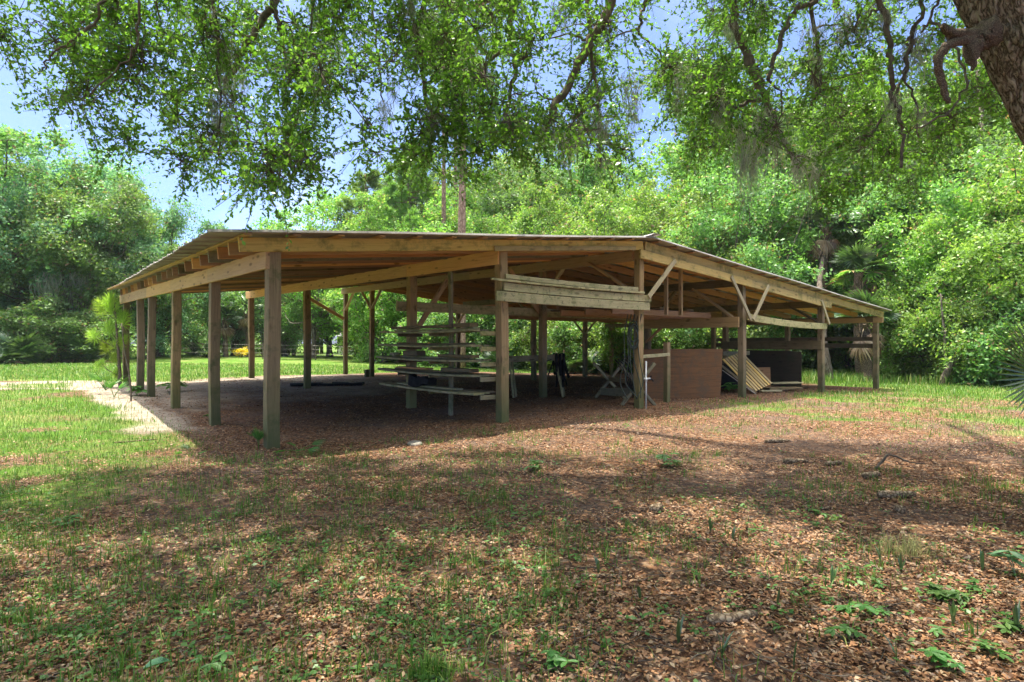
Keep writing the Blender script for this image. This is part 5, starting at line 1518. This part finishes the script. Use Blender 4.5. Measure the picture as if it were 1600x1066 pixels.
def droop(pix, r0, r1, Y0, Y1=None, mat='bark_twig'):
    """a bough seen coming down into the picture; its upper end springs from the nearest limb"""
    Y0 = Y0 * .80; Y1 = Y0 if Y1 is None else Y1 * .80
    P = [at(px, Y0 + (Y1 - Y0) * i / (len(pix) - 1), py=py) for i, (px, py) in enumerate(pix)]
    k = near(P[0] + Vector((0, 0, .6))); s = Vector(NODES[k][0])
    mid = s.lerp(P[0], .55) + Vector((0, 0, .18 * (s - P[0]).length))
    limb([s, mid] + P, r0 * .8, r1 * .8, 'branch', 8, mat, .012, 6)
droop([(430, -10), (413, 25), (385, 72), (350, 128)], .075, .035, 8.2)
droop([(432, 20), (440, 60), (450, 105), (458, 122)], .035, .016, 8.0)
droop([(658, -10), (652, 50), (660, 95), (664, 150), (682, 195)], .055, .022, 8.4)
droop([(640, -5), (646, 45), (655, 80)], .035, .025, 8.3)
droop([(802, -10), (797, 60), (805, 110), (790, 178), (786, 232)], .055, .022, 8.8)
droop([(955, -10), (930, 50), (900, 110), (862, 180), (845, 215)], .075, .045, 8.0)
droop([(918, 15), (925, 95), (934, 150), (938, 265)], .040, .015, 8.1)
droop([(797, 60), (770, 90), (740, 130), (722, 165)], .030, .018, 8.9)
droop([(1145, -10), (1160, 70), (1193, 148), (1217, 212), (1250, 262)], .070, .035, 8.0)
droop([(1195, 150), (1160, 162), (1130, 182)], .035, .020, 8.0, 7.6)
droop([(1275, -5), (1240, 20), (1215, 80), (1200, 125)], .040, .022, 7.4)
droop([(1266, -5), (1278, 70), (1278, 140), (1268, 165)], .035, .015, 7.6)
droop([(1368, -10), (1388, 55), (1392, 130), (1400, 170), (1411, 208), (1408, 262)], .045, .016, 7.0)
droop([(1440, -5), (1425, 60), (1414, 115), (1380, 180), (1340, 238)], .032, .012, 7.2)
droop([(1414, 120), (1432, 165), (1436, 215)], .016, .010, 7.1)
droop([(1470, -8), (1450, 30), (1440, 50)], .02, .012, 6.8)
droop([(168, -8), (150, 35), (118, 60), (75, 92), (65, 112)], .022, .008, 6.6)
droop([(220, -8), (215, 40), (208, 80), (140, 150)], .020, .008, 6.4)
droop([(1010, -8), (1003, 20), (1001, 55), (1030, 80), (1045, 125)], .03, .012, 8.6)
droop([(490, -8), (480, 60), (470, 150), (455, 230)], .022, .008, 7.6)
droop([(330, -8), (340, 60), (345, 160), (342, 250)], .022, .008, 7.2)
droop([(580, -8), (590, 80), (600, 160)], .026, .010, 9.0)
droop([(1510, 130), (1480, 175), (1430, 200)], .016, .008, 6.4)

# foliage: puffs of short leafy twigs, each joined to the wood
def bound(px):
    return np.interp(px, [-100, 0, 40, 80, 150, 200, 240, 270, 300, 340, 400, 450, 490, 540, 600, 650, 700, 800, 900, 960, 1010, 1100, 1200, 1300, 1400, 1480, 1560, 1700],
                     [110, 90, 120, 215, 245, 250, 190, 250, 320, 330, 345, 330, 270, 235, 275, 320, 315, 290, 320, 280, 200, 250, 310, 300, 300, 250, 215, 200])
def dens(px, py):
    d = np.interp(px, [-100, 0, 30, 60, 120, 230, 270, 400, 470, 560, 620, 950, 985, 1020, 1060, 1200, 1220, 1260, 1600, 1700], [.7, .55, .30, .5, .7, .55, .8, .9, .65, .5, .7, .72, .5, .5, .9, .9, .5, .55, .6, .6])
    b = bound(px); d = d * np.where(py > b - 70, .72, 1.0)
    d = d * np.where((px < 72) & (py > 60), .0, 1) * np.where((px > 230) & (px < 262) & (py > 185), .1, 1)
    d = d * np.where((np.abs(px - 570) < 40) & (np.abs(py - 120) < 45), .3, 1)
    d = d * np.where((np.abs(px - 1230) < 25) & (py < 120), .2, 1)
    return d
PF = []
r = np.random.default_rng(77)
tries = 0
while len(PF) < 420 and tries < 12000:
    tries += 1
    px = r.uniform(-160, 1760); py = r.uniform(-170, 340)
    if py > bound(px) - 30 + 22 * math.sin(px * .047) + 14 * math.sin(px * .13 + 1) or r.random() > dens(px, py): continue
    Y = r.uniform(4.7, 8.8) if 420 < px < 950 else (r.uniform(5.6, 9.6) if px > 260 else r.uniform(5.4, 7.4))
    if py > 220: Y = min(Y, 8.2)
    p = at(px, Y, py=py)
    if p.z > 9.5: continue
    if 1480 < px < 1700 and Y < 5.6: continue
    PF.append((np.array(p), r.uniform(.26, .58)))
tries = 0
while len(PF) < 460 and tries < 4000:
    tries += 1
    px = r.uniform(1040, 1680); py = r.uniform(90, 310)
    if py > bound(px) + 5 or (px > 1480 and py < 190): continue
    p = at(px, r.uniform(6.8, 9.4), py=py); PF.append((np.array(p), r.uniform(.24, .42)))
nvis = len(PF)
# the crown above the picture, which shades the ground in front of the barn
tries = 0
while len(PF) < nvis + 270 and tries < 9000:
    tries += 1
    x, y, z = r.uniform(-7.5, 8), r.uniform(-1.5, 8.5), r.uniform(5.6, 10.0)
    if (CAMZ + y * .60 > z and y > 0) or y > 7.6 + .15 * x * (x > 0): continue
    if y > 4.8 and r.random() < .88: continue
    hx = (x - 1.2) / 9.5; hy = (y - 3.0) / 8.5; hz = (z - 6.0) / 6.0
    if hx * hx + hy * hy + hz * hz > 1: continue
    if wob(x, y, 1.1, 4) > .7: continue          # gaps that let the sun through
    PF.append((np.array([x, y, z]), r.uniform(.7, 1.3)))
# join them to the wood, nearest first
tw = MB()
P = np.array([n_[0] for n_ in NODES]); 
d0 = [np.min(np.linalg.norm(P - p, axis=1)) for p, _ in PF]
for i in np.argsort(d0):
    p, R_ = PF[i]
    P = np.array([n_[0] for n_ in NODES])
    dd = np.linalg.norm(P - p, axis=1) + .6 * np.maximum(0, p[2] - P[:, 2])
    k = int(np.argmin(dd)); s = Vector(P[k]); e = Vector(p)
    D_ = (e - s).length
    mid = s.lerp(e, .5) + Vector((r.normal(0, .07 * D_), r.normal(0, .07 * D_), .10 * D_))
    q_ = smooth_path([s, mid, e], 4, .01)
    r0 = min(NODES[k][1] * .8, .010 + .006 * D_)
    tw.tube([rel(a) for a in q_], np.linspace(r0, .005, len(q_)), 5, cap=False)
    for a in q_[3:]: NODES.append((np.array(a), r0 * .7))
V_ = []; F_ = []; n0 = 0
VT = []; 
for i, (p, R_) in enumerate(PF):
    vis = i < nvis
    T = int(r.integers(10, 30) if vis else 20)
    d = unit(rsphere(T, r) * np.array([1, 1, .8]) + np.array([0, 0, -.25]))
    Lt = R_ * r.uniform(.6, 1.35, T); st0 = p + rsphere(T, r) * R_ * .35
    m_ = 21 if vis else 16
    u = np.tile(np.linspace(.12, 1.05, m_), T); ti = np.repeat(np.arange(T), m_)
    dd = d[ti]; n = T * m_
    c = st0[ti] + dd * (u * Lt[ti])[:, None] - np.array([0, 0, .12]) * ((u ** 2) * Lt[ti])[:, None]
    a = unit(dd * .7 + rsphere(n, r) * .9)
    l = (r.uniform(.030, .062, n) if vis else r.uniform(.09, .15, n))
    c = c + a * l[:, None] * .5
    nr = unit(np.array([0, 0, .9]) + r.normal(0, .75, (n, 3)))
    v, f = leaves_np(c - np.array(lo_base), a, nr, l, l * r.uniform(.45, .64, n), .12)
    V_.append(v); F_.append(f + n0); n0 += len(v)
    if vis:
        for k in range(0, T, 1):
            a0, b0 = st0[k], st0[k] + d[k] * Lt[k] * .9 - np.array([0, 0, .1 * Lt[k]])
            tw.tube([rel(p), rel(a0 * .5 + p * .5 + r.normal(0, .01, 3)), rel(a0), rel(b0)], [.0045, .004, .0035, .002], 3, cap=False)
o = obj('foliage', mesh_np('foliage', np.vstack(V_), np.vstack(F_), M['leaf']), oak)
o = obj('twigs', mesh_np('twigs', np.vstack(tw.v), tw.f, M['bark_twig']), oak); o['kind'] = 'stuff'
# hanging moss
for i, (px, py, Y, k, s) in enumerate(((492, 5, 7.8, 1, .9), (495, 45, 7.8, 1, .7), (668, 20, 8.3, 1, 1.0), (602, 165, 8.6, 1, 1.0), (613, 130, 8.5, 1, .8), (720, 110, 8.8, 0, .9), (722, 175, 8.8, 2, .9), (735, 60, 8.7, 1, .9),
    (845, 195, 8.0, 1, .9), (885, 205, 8.0, 0, 1.0), (905, 200, 8.0, 1, 1.0), (938, 180, 8.1, 0, .9), (940, 245, 8.1, 1, .8), (868, 190, 7.9, 1, .8), (985, 120, 8.7, 0, .9), (990, 165, 8.7, 1, .9),
    (1170, 205, 7.8, 2, .95), (1168, 250, 7.7, 0, .8), (1200, 170, 8.0, 0, .8), (1215, 195, 7.9, 2, .75), (1245, 245, 8.0, 1, .9), (1320, 20, 7.4, 1, .9), (1348, 25, 7.3, 1, .8), (1278, 90, 7.6, 1, .6), (1190, 5, 8.0, 1, .8), (875, 5, 8.6, 0, .8), (1440, 170, 7.2, 1, .8), (560, 40, 8.8, 1, .7), (365, 80, 8.2, 1, .4))):
    p = at(px, Y * .78, py=py)
    obj('spanish_moss', MOSS[k], oak, rel(p), (0, 0, i * 1.7), (s, s, s))

rm = np.random.default_rng(404); ND = [n_ for n_ in NODES if n_[1] < .05]
k = 0
while k < 46:      # wisps along the boughs
    p = Vector(ND[rm.integers(len(ND))][0])
    if p.y < 4.2: continue
    px, py = CX + F * p.x / p.y, CY - F * (p.z - CAMZ) / p.y
    if not (330 < px < 1560 and -20 < py < 250): continue
    s = rm.uniform(.3, .75); k += 1
    obj('spanish_moss', MOSS[k % 3], oak, rel(p), (0, 0, k * 1.3), (s * 1.1, s * 1.1, s))

# ------------------------------------------------------------------ light, sky, camera
v_sun = Vector((-.62, .62, 0)).normalized() * math.cos(math.radians(77)) + Vector((0, 0, math.sin(math.radians(77))))
sun = bpy.data.lights.new('sun', 'SUN'); sun.energy = 2.15; sun.angle = math.radians(.5); sun.color = (1.0, .93, .80)
so = bpy.data.objects.new('sun', sun); COL.objects.link(so); so.location = (-10, 18, 40)
so.rotation_euler = v_sun.to_track_quat('Z', 'Y').to_euler()
wd = bpy.data.worlds.new('World'); SC.world = wd; wd.use_nodes = True
nt = wd.node_tree; bg = nt.nodes['Background']
sky = nt.nodes.new('ShaderNodeTexSky'); sky.sky_type = 'NISHITA'; sky.sun_disc = False
sky.sun_elevation = math.radians(77); sky.sun_rotation = math.atan2(v_sun.x, v_sun.y)
sky.air_density = .45; sky.dust_density = 2.0; sky.ozone_density = 9.0
# bright broken cloud added overhead, out of view, as fill light; clear blue below
tcw = nt.nodes.new('ShaderNodeTexCoord'); sxw = nt.nodes.new('ShaderNodeSeparateXYZ'); nt.links.new(tcw.outputs['Generated'], sxw.inputs[0])
nw_ = noise(nt, tcw.outputs['Generated'], 2.6, 6, .6)
hi = ramp(nt, [(.60, (0,) * 3), (.80, (1,) * 3)], sxw.outputs[2])
cl = ramp(nt, [(.36, (0,) * 3), (.54, (1,) * 3)], nw_.outputs['Fac'])
lo_ = ramp(nt, [(.55, (0,) * 3), (.85, (.10,) * 3)], nw_.outputs['Fac'])
cm = math_(nt, 'MAXIMUM', math_(nt, 'MULTIPLY', hi.outputs[0], cl.outputs[0]), lo_.outputs[0])
mu = mixc(nt, cm, sky.outputs[0], (17.0, 16.4, 15.4))
nt.links.new(mu, bg.inputs[0]); bg.inputs[1].default_value = .09
cam = bpy.data.cameras.new('camera'); cam.sensor_width = 36; cam.lens = F / 1600 * 36; cam.clip_end = 2000; cam.clip_start = .05
co = bpy.data.objects.new('camera', cam); COL.objects.link(co); co.location = (0, 0, CAMZ); co.rotation_euler = (math.radians(90), 0, 0)
SC.camera = co
SC.view_settings.view_transform = 'Standard'; SC.view_settings.look = 'None'
SC.view_settings.exposure = 2.35; SC.view_settings.gamma = 1.0
SC.cycles.sample_clamp_indirect = 5; SC.cycles.max_bounces = 10; SC.cycles.diffuse_bounces = 6; SC.cycles.transmission_bounces = 6; SC.cycles.transparent_max_bounces = 8
